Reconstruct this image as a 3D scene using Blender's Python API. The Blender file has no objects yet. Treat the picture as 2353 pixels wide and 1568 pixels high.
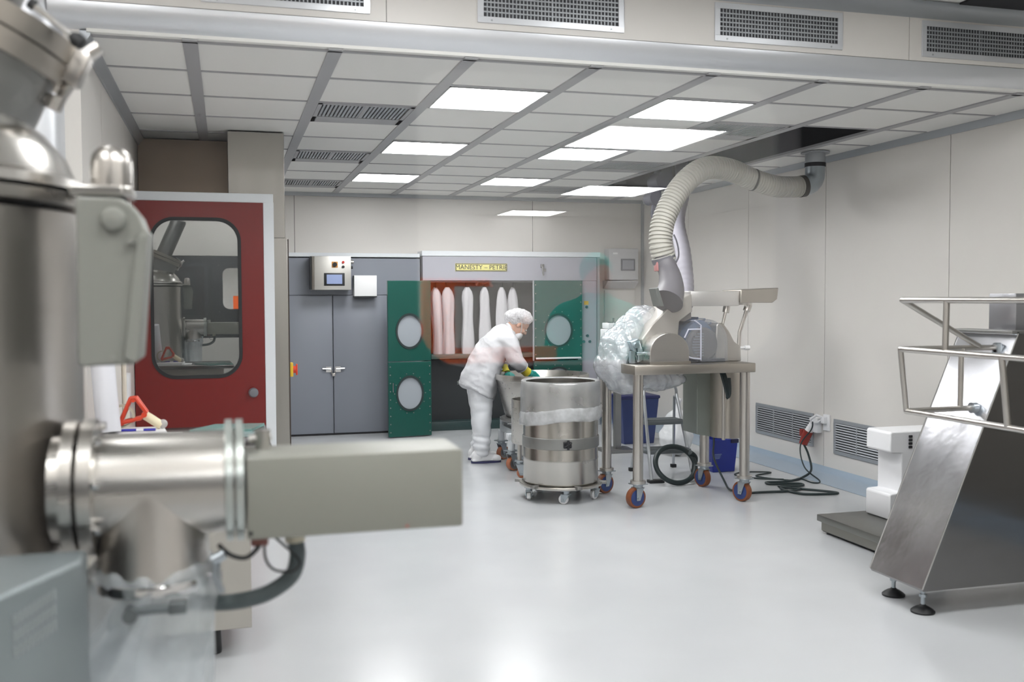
import bpy, bmesh, math, random
from mathutils import Vector, Matrix, noise
random.seed(7)
S = bpy.context.scene
COL = S.collection
# ---------------------------------------------------------------- camera
FPX = 2288.0
yaw, pitch, roll = math.radians(15.98), math.radians(-2.43), math.radians(.23)
fwd = Vector((math.sin(yaw)*math.cos(pitch), math.cos(yaw)*math.cos(pitch), math.sin(pitch)))
rt = Vector((math.cos(yaw), -math.sin(yaw), 0)); dn = fwd.cross(rt)
cr, sr = math.cos(roll), math.sin(roll)
rt, dn = cr*rt+sr*dn, -sr*rt+cr*dn
cd = bpy.data.cameras.new('camera'); cam = bpy.data.objects.new('camera', cd); COL.objects.link(cam)
cam.matrix_world = Matrix.Translation((0, 0, 1.5)) @ Matrix((rt, -dn, -fwd)).transposed().to_4x4()
cd.sensor_width = 36; cd.lens = 36*FPX/2353; cd.clip_start = .02; cd.clip_end = 60
cd.dof.use_dof = True; cd.dof.focus_distance = 8.2; cd.dof.aperture_fstop = 3.2
S.camera = cam
# ---------------------------------------------------------------- world, exposure
w = bpy.data.worlds.new('world'); S.world = w; w.use_nodes = True
w.node_tree.nodes['Background'].inputs[0].default_value = (.8, .85, .9, 1)
w.node_tree.nodes['Background'].inputs[1].default_value = .05
S.view_settings.view_transform = 'Standard'; S.view_settings.look = 'None'
S.view_settings.gamma = 1; S.view_settings.use_curve_mapping = False
S.view_settings.exposure = 0.21
S.cycles.max_bounces = 10; S.cycles.transparent_max_bounces = 24
S.cycles.sample_clamp_indirect = 6; S.cycles.caustics_reflective = False; S.cycles.caustics_refractive = False
LIGHT_L = 22.0      # ceiling panels of the room
FRONT_L = 21.0      # unseen ceiling panels lighting the front bay
# ---------------------------------------------------------------- materials
def lin(c):
    f = lambda v: v/12.92 if v <= .04045 else ((v+.055)/1.055)**2.4
    return tuple(f(v/255) for v in c)+(1,)
def M(name, c, rough=.5, metal=0, var=0, scale=8, stretch=(1,1,1), bump=0, rvar=0, spec=.5, emit=None, trans=0, coat=0):
    m = bpy.data.materials.new(name); m.use_nodes = True; nt = m.node_tree; b = nt.nodes['Principled BSDF']
    b.inputs['Base Color'].default_value = lin(c); b.inputs['Roughness'].default_value = rough
    b.inputs['Metallic'].default_value = metal; b.inputs['Specular IOR Level'].default_value = spec
    if coat: b.inputs['Coat Weight'].default_value = coat; b.inputs['Coat Roughness'].default_value = .12
    if emit: b.inputs['Emission Color'].default_value = lin(c); b.inputs['Emission Strength'].default_value = emit
    if trans: b.inputs['Transmission Weight'].default_value = trans
    if var or bump or rvar:
        tc = nt.nodes.new('ShaderNodeTexCoord'); mp = nt.nodes.new('ShaderNodeMapping'); mp.inputs['Scale'].default_value = stretch
        nz = nt.nodes.new('ShaderNodeTexNoise'); nz.inputs['Scale'].default_value = scale; nz.inputs['Detail'].default_value = 4
        nt.links.new(tc.outputs['Object'], mp.inputs[0]); nt.links.new(mp.outputs[0], nz.inputs['Vector'])
        if var:
            mx = nt.nodes.new('ShaderNodeMix'); mx.data_type = 'RGBA'
            l = lin(c); mx.inputs[6].default_value = tuple(max(0, v*(1-var)) for v in l[:3])+(1,)
            mx.inputs[7].default_value = tuple(min(1, v*(1+var)) for v in l[:3])+(1,)
            nt.links.new(nz.outputs['Fac'], mx.inputs[0]); nt.links.new(mx.outputs[2], b.inputs['Base Color'])
        if rvar:
            mr = nt.nodes.new('ShaderNodeMapRange'); mr.inputs['To Min'].default_value = max(.02, rough-rvar); mr.inputs['To Max'].default_value = rough+rvar
            mr.inputs['From Min'].default_value = .25; mr.inputs['From Max'].default_value = .75
            nt.links.new(nz.outputs['Fac'], mr.inputs['Value']); nt.links.new(mr.outputs[0], b.inputs['Roughness'])
        if bump:
            bp = nt.nodes.new('ShaderNodeBump'); bp.inputs['Strength'].default_value = bump; bp.inputs['Distance'].default_value = .02
            nt.links.new(nz.outputs['Fac'], bp.inputs['Height']); nt.links.new(bp.outputs[0], b.inputs['Normal'])
    return m
def schlick(nt, f0, mult):
    N = nt.nodes; L = nt.links.new
    ge = N.new('ShaderNodeNewGeometry'); dp = N.new('ShaderNodeVectorMath'); dp.operation = 'DOT_PRODUCT'
    L(ge.outputs['Normal'], dp.inputs[0]); L(ge.outputs['Incoming'], dp.inputs[1])
    def ma(op, a, b=None):
        m = N.new('ShaderNodeMath'); m.operation = op
        for i, v in enumerate((a, b)):
            if v is None: continue
            if isinstance(v, (int, float)): m.inputs[i].default_value = v
            else: L(v, m.inputs[i])
        return m.outputs[0]
    c = ma('SUBTRACT', 1.0, ma('ABSOLUTE', dp.outputs['Value'])); p5 = ma('POWER', c, 5.0)
    o = ma('MULTIPLY', ma('ADD', ma('MULTIPLY', p5, 1-f0), f0), mult); return ma('MINIMUM', o, 1.0)
def film(name, c, alpha, gloss=.25, rough=.15, scale=14, contrast=.35, bump=.4, ridged=False):
    """thin translucent film: part clear, part milky, part glossy"""
    m = bpy.data.materials.new(name); m.use_nodes = True; nt = m.node_tree; N = nt.nodes; N.clear()
    out = N.new('ShaderNodeOutputMaterial'); tr = N.new('ShaderNodeBsdfTransparent'); df = N.new('ShaderNodeBsdfPrincipled')
    tl = N.new('ShaderNodeBsdfTranslucent'); tl.inputs[0].default_value = lin(c)
    df.inputs['Base Color'].default_value = lin(c); df.inputs['Roughness'].default_value = rough+.1
    ml = N.new('ShaderNodeMixShader'); ml.inputs[0].default_value = .35
    mx = N.new('ShaderNodeMixShader'); gl = N.new('ShaderNodeBsdfGlossy'); gl.inputs['Roughness'].default_value = rough
    m2 = N.new('ShaderNodeMixShader'); 
    tc = N.new('ShaderNodeTexCoord'); nz = N.new('ShaderNodeTexNoise'); nz.inputs['Scale'].default_value = scale; nz.inputs['Detail'].default_value = 5
    mr = N.new('ShaderNodeMapRange'); mr.inputs['From Min'].default_value = .3; mr.inputs['From Max'].default_value = .7
    mr.inputs['To Min'].default_value = max(0, alpha-contrast); mr.inputs['To Max'].default_value = min(1, alpha+contrast)
    bp = N.new('ShaderNodeBump'); bp.inputs['Strength'].default_value = bump; bp.inputs['Distance'].default_value = .02
    L = nt.links.new
    L(tc.outputs['Object'], nz.inputs['Vector']); L(nz.outputs['Fac'], mr.inputs['Value']); hz = nz
    if ridged:
        hz = N.new('ShaderNodeTexVoronoi'); hz.feature = 'DISTANCE_TO_EDGE'; hz.inputs['Scale'].default_value = scale*2.2
        vm = N.new('ShaderNodeVectorMath'); vm.operation = 'MULTIPLY_ADD'; vm.inputs[1].default_value = (.16,.16,.16)
        L(nz.outputs['Color'], vm.inputs[0]); L(tc.outputs['Object'], vm.inputs[2]); L(vm.outputs[0], hz.inputs['Vector'])
    L(hz.outputs['Distance' if ridged else 'Fac'], bp.inputs['Height'])
    L(bp.outputs[0], gl.inputs['Normal']); L(bp.outputs[0], df.inputs['Normal'])
    L(df.outputs[0], ml.inputs[1]); L(tl.outputs[0], ml.inputs[2])
    L(mr.outputs[0], mx.inputs[0]); L(tr.outputs[0], mx.inputs[1]); L(ml.outputs[0], mx.inputs[2])
    L(schlick(nt, gloss*.2, 1.0), m2.inputs[0]); L(mx.outputs[0], m2.inputs[1]); L(gl.outputs[0], m2.inputs[2]); L(m2.outputs[0], out.inputs[0])
    return m
def pane(name, tint=(1,1,1), f0=.04, mult=1.0, rough=0):
    """a clear flat pane: see-through with the mirror image glass gives (both faces)"""
    m = bpy.data.materials.new(name); m.use_nodes = True; nt = m.node_tree; N = nt.nodes; N.clear()
    out = N.new('ShaderNodeOutputMaterial'); tr = N.new('ShaderNodeBsdfTransparent'); tr.inputs[0].default_value = tint+(1,)
    gl = N.new('ShaderNodeBsdfGlossy'); gl.inputs['Roughness'].default_value = rough
    mx = N.new('ShaderNodeMixShader'); L = nt.links.new
    L(schlick(nt, f0, mult), mx.inputs[0]); L(tr.outputs[0], mx.inputs[1]); L(gl.outputs[0], mx.inputs[2]); L(mx.outputs[0], out.inputs[0])
    return m
def emitter(name, c, s):
    m = bpy.data.materials.new(name); m.use_nodes = True; nt = m.node_tree; nt.nodes.clear()
    o = nt.nodes.new('ShaderNodeOutputMaterial'); e = nt.nodes.new('ShaderNodeEmission'); e.inputs[0].default_value = lin(c); e.inputs[1].default_value = s
    nt.links.new(e.outputs[0], o.inputs[0]); return m
wallm = M('wall_panel', (222,218,213), .38, var=.03, scale=1.5)
seamm = M('seam_grey', (96,92,90), .7)
tilem = M('ceiling_tile', (234,233,229), .55, var=.02, scale=3)
barm = M('grid_bar', (166,166,168), .45)
alum = M('satin_aluminium', (218,220,224), .30, .5)
alumd = M('grey_aluminium', (172,176,180), .4, .45)
floorm = M('epoxy_floor', (191,193,195), .22, var=.03, scale=2.5, rvar=.05, spec=.38)
skirtm = M('blue_skirting', (158,174,190), .3, var=.04, scale=4)
white = M('white_plastic', (236,236,238), .4)
whitep = M('white_paint', (222,226,230), .35)
paper = M('paper', (240,240,240), .7)
black = M('black_rubber', (22,24,26), .5)
dark = M('dark_void', (30,30,34), .7)
darkteal = M('dark_teal_rubber', (22,38,40), .45)
steel = M('brushed_steel', (196,192,187), .30, 1, var=.02, scale=3, stretch=(14,14,.6), rvar=.03)
steelh = M('brushed_steel_flat', (196,193,188), .29, 1, var=.02, scale=3, stretch=(.6,14,14), rvar=.03)
steelw = M('warm_steel', (182,176,167), .36, 1, var=.02, scale=3, stretch=(14,14,.6), rvar=.03)
steeld = M('dull_steel', (150,150,148), .42, .9, var=.1, scale=20, rvar=.1)
polish = M('polished_steel', (190,187,182), .24, 1, var=.04, scale=5, rvar=.05, bump=.03)
chrome = M('chrome', (215,215,215), .12, 1)
galv = M('galvanised_steel', (176,184,190), .3, .85, var=.15, scale=14)
redm = M('red_panel', (114,17,14), .34, var=.04, scale=2)
greym = M('grey_cover', (138,139,133), .4, .15, var=.03, scale=3)
greyc = M('grey_beige_box', (136,136,128), .42, .1, var=.02, scale=3)
greyd = M('grey_machine_base', (128,136,138), .4, .3, var=.05, scale=3)
doorg = M('grey_door_paint', (132,136,146), .4, var=.03, scale=2)
headg = M('grey_lilac_paint', (168,168,178), .4, var=.03, scale=2)
greenm = M('green_enamel', (0,76,66), .3, var=.1, scale=2.5)
cavity = M('dryer_interior', (70,68,70), .5, .3)
linen = M('filter_cloth', (205,203,206), .9, var=.08, scale=9, stretch=(3,3,.6), bump=.3)
yellow = M('yellow_plate', (232,224,140), .5)
ink = M('black_ink', (40,40,36), .6)
coatw = M('white_cotton', (200,201,205), .85, var=.02, scale=9, bump=.35)
skin = M('skin', (196,150,128), .55)
hairm = M('dark_hair', (70,58,50), .7)
glovey = M('yellow_glove', (232,214,60), .5)
glovet = M('teal_glove', (40,160,150), .45)
sole = M('navy_sole', (52,54,96), .6)
blueb = M('blue_plastic', (48,62,112), .35)
blueb2 = M('bright_blue_plastic', (40,58,160), .35)
bluew = M('blue_wheel_core', (42,62,116), .4)
orange = M('orange_tread', (126,70,38), .5)
bluemo = M('blue_motor_paint', (56,86,126), .4)
redpl = M('red_plastic', (178,40,26), .4)
orangr = M('orange_red_paint', (214,66,34), .4)
cream = M('cream_grip', (236,224,190), .5)
ductm = M('duct_hose', (178,176,168), .6, var=.03, scale=6)
grayhose = M('lilac_grey_hose', (160,158,168), .6)
nozzle = M('grey_nozzle', (92,90,96), .5)
screen = M('lcd_screen', (150,165,205), .2)
glassr = pane('dark_window_glass', (.75,.77,.77), .20, 1.3)
clearg = film('clear_guard', (215,222,232), .12, .35, .08, 3, .05, 0)
linerm = film('plastic_liner', (236,238,240), .30, .2, .3, 4, .10, .12)
bagm = film('crumpled_bag', (236,241,248), .50, .5, .16, 6, .22, .9, True)
bagf = film('sheer_bag', (222,230,234), .50, .3, .25, 5, .2, .4)
hairnet = film('hair_net', (244,244,248), .75, .1, .5, 60, .25, .5)
lampm = emitter('light_diffuser', (255,255,255), LIGHT_L)
lampf = emitter('unseen_diffuser_front', (255,255,255), FRONT_L)
# ---------------------------------------------------------------- geometry helpers
def V(*a): return Vector(a)
def frame(d):
    d = d.normalized(); a = Vector((0,0,1)) if abs(d.z) < .95 else Vector((1,0,0))
    u = d.cross(a).normalized(); return u, d.cross(u).normalized()
class G:
    def __init__(s): s.b = bmesh.new(); s.mi = 0
    def face(s, vs):
        try: f = s.b.faces.new(vs); f.material_index = s.mi; return f
        except ValueError: return None
    def ring(s, pts): return [s.b.verts.new(p) for p in pts]
    def bridge(s, a, c):
        n = len(a)
        for i in range(n): s.face((a[i], a[(i+1)%n], c[(i+1)%n], c[i]))
    def box(s, x0, x1, y0, y1, z0, z1, bev=0, rot=None, piv=None):
        t = bmesh.new(); bmesh.ops.create_cube(t, size=1)
        for v in t.verts: v.co = Vector((x0+(v.co.x+.5)*(x1-x0), y0+(v.co.y+.5)*(y1-y0), z0+(v.co.z+.5)*(z1-z0)))
        if bev: bmesh.ops.bevel(t, geom=t.edges[:], offset=bev, segments=2, affect='EDGES', profile=.5)
        if rot is not None:
            p = Vector(piv) if piv else Vector(((x0+x1)/2,(y0+y1)/2,(z0+z1)/2))
            for v in t.verts: v.co = rot @ (v.co-p) + p
        s.add(t); return s
    def add(s, t, mat=None):
        mp = {v: s.b.verts.new(mat @ v.co if mat else v.co) for v in t.verts}
        for f in t.faces: s.face([mp[v] for v in f.verts])
        t.free(); return s
    def tube(s, pts, r, n=12, caps=True, closed=False, radii=None):
        pts = [Vector(p) for p in pts]; m = len(pts); rings = []; u = None
        for i, p in enumerate(pts):
            a = pts[i-1] if (i > 0 or closed) else p; c = pts[(i+1) % m] if (i < m-1 or closed) else p
            d = (c-a); d = d.normalized() if d.length > 1e-9 else Vector((0,0,1))
            if u is None: u, _ = frame(d)
            u = (u - d*u.dot(d)); u = u.normalized() if u.length > 1e-6 else frame(d)[0]
            w_ = d.cross(u); rr = radii[i] if radii else r
            rings.append(s.ring([p+rr*(math.cos(2*math.pi*k/n)*u+math.sin(2*math.pi*k/n)*w_) for k in range(n)]))
        for i in range(m-1): s.bridge(rings[i], rings[i+1])
        if closed: s.bridge(rings[-1], rings[0])
        elif caps: s.face(rings[0][::-1]); s.face(rings[-1])
        return s
    def cyl(s, p0, p1, r0, r1=None, n=24, caps=True):
        return s.tube([p0, p1], r0, n, caps, radii=[r0, r0 if r1 is None else r1])
    def lathe(s, prof, c, axis=(0,0,1), n=32, capa=True, capb=True, ang=None):
        d = Vector(axis).normalized(); u, w_ = frame(d); c = Vector(c); R = []
        for r, z in prof: R.append(s.ring([c+d*z+max(r,1e-4)*(math.cos(2*math.pi*k/n)*u+math.sin(2*math.pi*k/n)*w_) for k in range(n)]))
        for i in range(len(R)-1): s.bridge(R[i], R[i+1])
        if capa: s.face(R[0][::-1])
        if capb: s.face(R[-1])
        return s
    def prism(s, poly, ax, a, b):
        """poly: 2-D outline; ax: axis of extrusion (0 x: poly=(y,z); 1 y: poly=(x,z); 2 z: poly=(x,y))"""
        def P(q, t): return (t,q[0],q[1]) if ax == 0 else ((q[0],t,q[1]) if ax == 1 else (q[0],q[1],t))
        A = s.ring([P(q,a) for q in poly]); B = s.ring([P(q,b) for q in poly]); s.bridge(A,B); s.face(A[::-1]); s.face(B); return s
    def frame2(s, outer, inner, ax, a, b):
        """plate with a hole; outlines have the same number of points"""
        def P(q, t): return (t,q[0],q[1]) if ax == 0 else ((q[0],t,q[1]) if ax == 1 else (q[0],q[1],t))
        O1,O2,I1,I2 = [s.ring([P(q,t) for q in o]) for o,t in ((outer,a),(outer,b),(inner,a),(inner,b))]
        s.bridge(O1,O2); s.bridge(I2,I1); s.bridge(O2,I2); s.bridge(I1,O1); return s
    def ball(s, c, r, rot=None, u=16, v=10):
        t = bmesh.new(); bmesh.ops.create_uvsphere(t, u_segments=u, v_segments=v, radius=1)
        r = (r,r,r) if isinstance(r,(int,float)) else r
        for x in t.verts:
            p = Vector((x.co.x*r[0], x.co.y*r[1], x.co.z*r[2])); x.co = (rot @ p if rot is not None else p)+Vector(c)
        return s.add(t)
    def quad(s, *p): s.face(s.ring(p)); return s
    def move(s, m):
        bmesh.ops.transform(s.b, matrix=m, verts=s.b.verts[:]); return s
    def noise(s, amp, sc, seed=0):
        s.b.normal_update()
        off = [(v, v.normal*amp*noise.noise(v.co*sc+Vector((seed,seed,seed)))) for v in s.b.verts]
        for v, o in off: v.co += o
        return s
def rrect(x0, x1, z0, z1, r, n=8):
    out = []
    for cx, cz, a0 in ((x1-r,z1-r,0),(x0+r,z1-r,90),(x0+r,z0+r,180),(x1-r,z0+r,270)):
        for k in range(n+1):
            a = math.radians(a0+90*k/n); out.append((cx+r*math.cos(a), cz+r*math.sin(a)))
    return out
def sqmatch(x0, x1, z0, z1, n=8):
    """rectangle outline with as many points as rrect"""
    out = []
    for cx, cz in ((x1,z1),(x0,z1),(x0,z0),(x1,z0)): out += [(cx,cz)]*(n+1)
    cs = [(x1,z1),(x0,z1),(x0,z0),(x1,z0)]
    res = []
    for i,(cx,cz) in enumerate(cs):
        for k in range(n+1): res.append((cx, cz))
    return res
def circ(cx, cz, r, n=32, rx=None): return [(cx+(rx or r)*math.cos(2*math.pi*k/n), cz+r*math.sin(2*math.pi*k/n)) for k in range(n)]
def sqring(x0, x1, z0, z1, cx, cz, n=32):
    """points on a rectangle, radially matched to circ"""
    out = []
    for k in range(n):
        dx, dz = math.cos(2*math.pi*k/n), math.sin(2*math.pi*k/n); t = 1e9
        if dx > 1e-6: t = min(t, (x1-cx)/dx)
        if dx < -1e-6: t = min(t, (x0-cx)/dx)
        if dz > 1e-6: t = min(t, (z1-cz)/dz)
        if dz < -1e-6: t = min(t, (z0-cz)/dz)
        out.append((cx+dx*t, cz+dz*t))
    # snap nearest to corners
    for X in (x0,x1):
        for Z in (z0,z1):
            i = min(range(n), key=lambda i: (out[i][0]-X)**2+(out[i][1]-Z)**2); out[i] = (X,Z)
    return out
def spline(pts, n=8, closed=False):
    P = [Vector(p) for p in pts]; m = len(P); out = []
    for i in range(m if closed else m-1):
        p0 = P[i-1] if (i > 0 or closed) else P[0]; p1 = P[i]; p2 = P[(i+1)%m]; p3 = P[(i+2)%m] if (i+2 < m or closed) else P[-1]
        for k in range(n):
            t = k/n; out.append(.5*((2*p1)+(p2-p0)*t+(2*p0-5*p1+4*p2-p3)*t*t+(3*p1-p0-3*p2+p3)*t**3))
    if not closed: out.append(P[-1])
    return out
def root_of(o):
    while o.parent: o = o.parent
    return o
def mesh_from(name, g, mats, smooth=35):
    me = bpy.data.meshes.new(name); b = g.b
    bmesh.ops.remove_doubles(b, verts=b.verts, dist=1e-5); bmesh.ops.recalc_face_normals(b, faces=b.faces)
    b.to_mesh(me); b.free()
    for m in (mats if isinstance(mats, (list,tuple)) else [mats]): me.materials.append(m)
    if smooth:
        for p in me.polygons: p.use_smooth = True
        me.set_sharp_from_angle(angle=math.radians(smooth))
    return me
def obj(name, g, mats, parent=None, smooth=35, bevel=0, sub=0, remesh=0, smoothmod=0, base=None):
    me = mesh_from(name, g, mats, smooth); o = bpy.data.objects.new(name, me); COL.objects.link(o)
    if remesh:
        m = o.modifiers.new('r','REMESH'); m.mode = 'VOXEL'; m.voxel_size = remesh; m.use_smooth_shade = True
        if smoothmod: s_ = o.modifiers.new('s','SMOOTH'); s_.iterations = smoothmod; s_.factor = .5
        dg = bpy.context.evaluated_depsgraph_get(); ev = o.evaluated_get(dg); nm = bpy.data.meshes.new_from_object(ev)
        o.modifiers.clear(); o.data = nm; nm.materials.clear()
        for mm in (mats if isinstance(mats,(list,tuple)) else [mats]): nm.materials.append(mm)
        for p in nm.polygons: p.use_smooth = True; p.material_index = 0
    if bevel:
        m = o.modifiers.new('b','BEVEL'); m.width = bevel; m.segments = 2; m.limit_method = 'ANGLE'; m.angle_limit = math.radians(40); m.harden_normals = False
    if sub: m = o.modifiers.new('d','SUBSURF'); m.levels = m.render_levels = sub
    if parent is not None:
        o.parent = parent; rl = root_of(parent)
        mw = WM[rl.name]; o.data.transform(mw.inverted())
    elif base is not None:
        o.data.transform(Matrix.Translation(-Vector(base))); o.location = base
    WM[o.name] = Matrix.Translation(Vector(base)) if base is not None else Matrix.Identity(4)
    return o
WM = {}
def tag(o, label, cat, group=None, kind=None):
    if label: o['label'] = label
    if cat: o['category'] = cat
    if group: o['group'] = group
    if kind: o['kind'] = kind
    return o
def thing(name, label, cat, loc=(0,0,0), group=None):
    o = bpy.data.objects.new(name, None); COL.objects.link(o); o.location = loc; o.empty_display_size = .1
    WM[o.name] = Matrix.Translation(Vector(loc)); return tag(o, label, cat, group)
def struct(name, g, m, parent=None, smooth=35, bevel=0):
    o = obj(name, g, m, parent, smooth, bevel)
    if parent is None: o['kind'] = 'structure'
    return o
def dup(root, delta, label=None, group=None):
    r = root.copy(); COL.objects.link(r); r.location = root.location+Vector(delta)
    if label: r['label'] = label
    if group: r['group'] = group
    for ch in list(root.children):
        c = ch.copy(); COL.objects.link(c); c.parent = r
        for gch in ch.children:
            d = gch.copy(); COL.objects.link(d); d.parent = c
    return r
def text(name, body, size, mat, parent, m4):
    cu = bpy.data.curves.new(name, 'FONT'); cu.body = body; cu.size = size; cu.extrude = .0008; cu.align_x = 'CENTER'; cu.align_y = 'CENTER'
    t = bpy.data.objects.new(name+'_t', cu); COL.objects.link(t)
    dg = bpy.context.evaluated_depsgraph_get(); me = bpy.data.meshes.new_from_object(t.evaluated_get(dg)); bpy.data.objects.remove(t)
    me.transform(m4); me.transform(WM[root_of(parent).name].inverted()); me.materials.clear(); me.materials.append(mat)
    o = bpy.data.objects.new(name, me); COL.objects.link(o); o.parent = parent; return o
# ================================================================ THE SETTING
XL, XR, YB, H = -.61, 4.93, 11.35, 2.69
YP = 4.83                                     # plane of the portal / soffit
GX = [-.143+.6625*k for k in range(8)]        # ceiling bars running away from us
GY = [4.82+.6625*k for k in range(11)]        # cross bars
g = G(); g.box(-2.2, 5.05, -9.6, YB+.1, -.1, 0); struct('floor', g, floorm)
g = G()
for a, b in ((4.2, 5.95), (5.95, 7.47), (7.47, 8.78), (8.78, 10.1), (10.1, YB)):
    g.box(XR, XR+.1, a+.003, b-.003, 0, 3.3)
g.mi = 1; g.box(XR+.004, XR+.1, 4.2, YB, 0, 3.3)
struct('wall_right', g, [wallm, seamm])
g = G(); g.box(XR, XR+.1, .3, 4.2, 0, 3.3); struct('wall_front_right', g, M('wall_darkened_for_skip', (128,126,120), .5))  # unseen stretch of wall, darkened so the skip's side mirrors a dark tone
g = G()
for a, b in ((XL-.02, .74), (.74, 3.51), (3.51, XR)): g.box(a+.003, b-.003, YB, YB+.1, 0, H+.4)
g.mi = 1; g.box(XL, XR, YB+.004, YB+.1, 0, H+.4)
struct('wall_back', g, [wallm, seamm])
g = G()
for a, b in ((YP+.0, 5.6), (5.6, 6.85), (6.85, YB)): g.box(XL-.1, XL, a+.003, b-.003, 0, H+.4)
g.mi = 1; g.box(XL-.1, XL-.004, YP+.1, YB, 0, H+.4)
struct('wall_left', g, [wallm, seamm])
# portal wall beside the opening, its rounded jamb and the soffit
g = G(); g.box(-2.2, -.83, YP-.07, YP+.1, 0, 3.3); struct('wall_portal', g, wallm)
g = G()
arc = [(-.83+.17*math.sin(math.radians(a)), YP+.07-.15*math.cos(math.radians(a))) for a in range(0, 91, 9)]
g.prism([(-.83, YP+.1)]+arc+[(XL-.045, YP-.005+.09)], 2, 0, 2.82); struct('trim_1', g, alum)
g = G()
for a, b in ((-2.2, .75), (.75, 3.66), (3.66, XR)): g.box(a+.0015, b-.0015, YP-.07, YP-.02, 2.815, 3.3)
g.mi = 1; g.box(-2.2, XR, YP-.066, YP-.02, 2.81, 3.3); struct('wall_soffit', g, [wallm, seamm])
g = G()
arc = [(YP-.07+.0+.11*(1-math.cos(math.radians(a))), 2.812-.115*math.sin(math.radians(a))) for a in range(0, 91, 9)]
g.prism([(YP+.06, 2.812)]+arc+[(YP+.06, 2.69)], 0, XL-.12, XR); struct('trim_2', g, alum)
g = G()
arc = [(YP-.07-.07*(1-math.cos(math.radians(a))), 3.05+.075*math.sin(math.radians(a))) for a in range(0, 91, 9)]
g.prism([(YP-.06, 3.05)]+arc+[(YP-.06, 3.135)], 0, -2.2, XR); struct('trim_3', g, alumd)
# wall-ceiling profiles
g = G(); g.prism([(XL, 2.635), (XL+.012, 2.635), (XL+.045, 2.682), (XL+.045, 2.7), (XL, 2.7)], 1, YP, YB); struct('trim_4', g, alumd)
g = G(); g.prism([(XR, 2.645), (XR-.01, 2.645), (XR-.035, 2.684), (XR-.035, 2.7), (XR, 2.7)], 1, YP, YB); struct('trim_5', g, alumd)
g = G(); g.box(XL, XR, YB-.05, YB, 2.655, 2.7); struct('trim_6', g, alumd)
g = G(); g.box(XR-.03, XR, YB-.03, YB, 0, 2.66); struct('trim_7', g, alumd)
# blue flooring coved up against the right and back walls
g = G(); g.prism([(XR, .0), (XR-.34, .0015), (XR-.34, .003), (XR-.06, .004), (XR-.02, .012), (XR-.002, .05), (XR, .05)], 1, .3, YB); struct('baseboard_right', g, skirtm, smooth=60)
g = G(); g.prism([(YB, 0), (YB-.3, .0012), (YB-.06, .004), (YB-.015, .02), (YB-.003, .12), (YB, .12)], 0, 4.25, XR-.02); struct('baseboard_back', g, skirtm, smooth=60)
# ceiling: tiles, with the black service slot and the lamp and vent bays left open
lamp_bays = {(2,1),(2,4),(2,7),(4,1),(4,4),(4,7)}; vent_bays = {(1,2),(1,5),(1,8),(5,2),(5,5),(5,8)}
slot = {(6,r) for r in range(2,9)}
g = G()
cols = [XL+.03]+GX+[XR-.02]; rows = GY
for i in range(len(cols)-1):
    for r in range(len(rows)):
        k = (i-1+0, r); y0 = rows[r]; y1 = rows[r+1] if r+1 < len(rows) else YB
        if y1 > YB: y1 = YB
        if k in lamp_bays or k in vent_bays or k in slot: continue
        g.box(cols[i], cols[i+1], y0, y1, H+.004, H+.02)
struct('ceiling', g, tilem)
g = G(); g.mi = 0
for x in GX: g.box(x-.034, x+.034, YP, YB, H-.004, H+.014)
for y in GY[1:]:
    for i in range(len(cols)-1):
        if (i-1, GY.index(y)) in slot and (i-1, GY.index(y)-1) in slot: continue
        g.box(cols[i]+.034*(i > 0), cols[i+1]-.034, y-.012, y+.012, H-.001, H+.012)
g.box(XL+.03, XR-.03, YP+.03, YP+.055, H-.004, H+.014)
struct('trim_8', g, barm)
g = G(); g.box(GX[6]+.02, GX[7]-.02, GY[2]+.01, GY[9]-.01, H+.42, H+.44)
g.box(GX[6]-.0, GX[6]+.02, GY[2], GY[9], H+.012, H+.44); g.box(GX[7]-.02, GX[7], GY[2], GY[9], H+.012, H+.44)
g.box(GX[6]+.02, GX[7]-.02, GY[2], GY[2]+.015, H+.012, H+.44); g.box(GX[6]+.02, GX[7]-.02, GY[9]-.015, GY[9], H+.012, H+.44)
struct('ceiling_slot', g, dark)
g = G()
for k in range(5): g.box(GX[6]+.1+.09*k, GX[6]+.115+.09*k, GY[2]+.1, GY[9]-.1, H+.30, H+.32)
struct('ceiling_slot_rails', g, dark)
# front bay: higher ceiling, walls, and the window the picture is taken through
g = G(); g.box(-2.2, 5.05, .2, YP-.07, 3.13, 3.25); struct('ceiling_front', g, tilem)
g = G()
for k in range(9): g.box(-2.2+.9*k-.03, -2.2+.9*k+.03, .3, YP-.14, 3.122, 3.131)
for k in range(7): g.box(-2.2, XR, .5+.66*k-.012, .5+.66*k+.012, 3.126, 3.131)
struct('trim_9', g, barm)
g = G(); g.box(-2.3, -2.2, .2, YP, 0, 3.3); struct('wall_front_left', g, wallm)
WX0, WX1, WZ0, WZ1 = -.95, .85, .98, 2.10
HX, HZ = (WX1-WX0)/2+.06, (WZ1-WZ0)/2+.06
g = G(); inn = rrect(WX0, WX1, WZ0, WZ1, .12); out = []
cxw, czw = (WX0+WX1)/2, (WZ0+WZ1)/2
for x, z in inn:
    dx, dz = (x-cxw)/(WX1-cxw), (z-czw)/(WZ1-czw); m_ = max(abs(dx), abs(dz)); out.append((cxw+dx/m_*HX, czw+dz/m_*HZ))
g.frame2(out, inn, 1, .2, .3)
bx0, bx1, bz0, bz1 = cxw-HX, cxw+HX, czw-HZ, czw+HZ
g.box(-2.2, bx0, .2, .3, 0, 3.3); g.box(bx1, 1.8, .2, .3, 0, 3.3); g.box(bx0, bx1, .2, .3, 0, bz0); g.box(bx0, bx1, .2, .3, bz1, 3.3)
struct('wall_front', g, wallm)
g = G(); g.box(1.8, 5.0, .2, .3, 0, 3.3); struct('wall_front_far', g, wallm)
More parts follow.
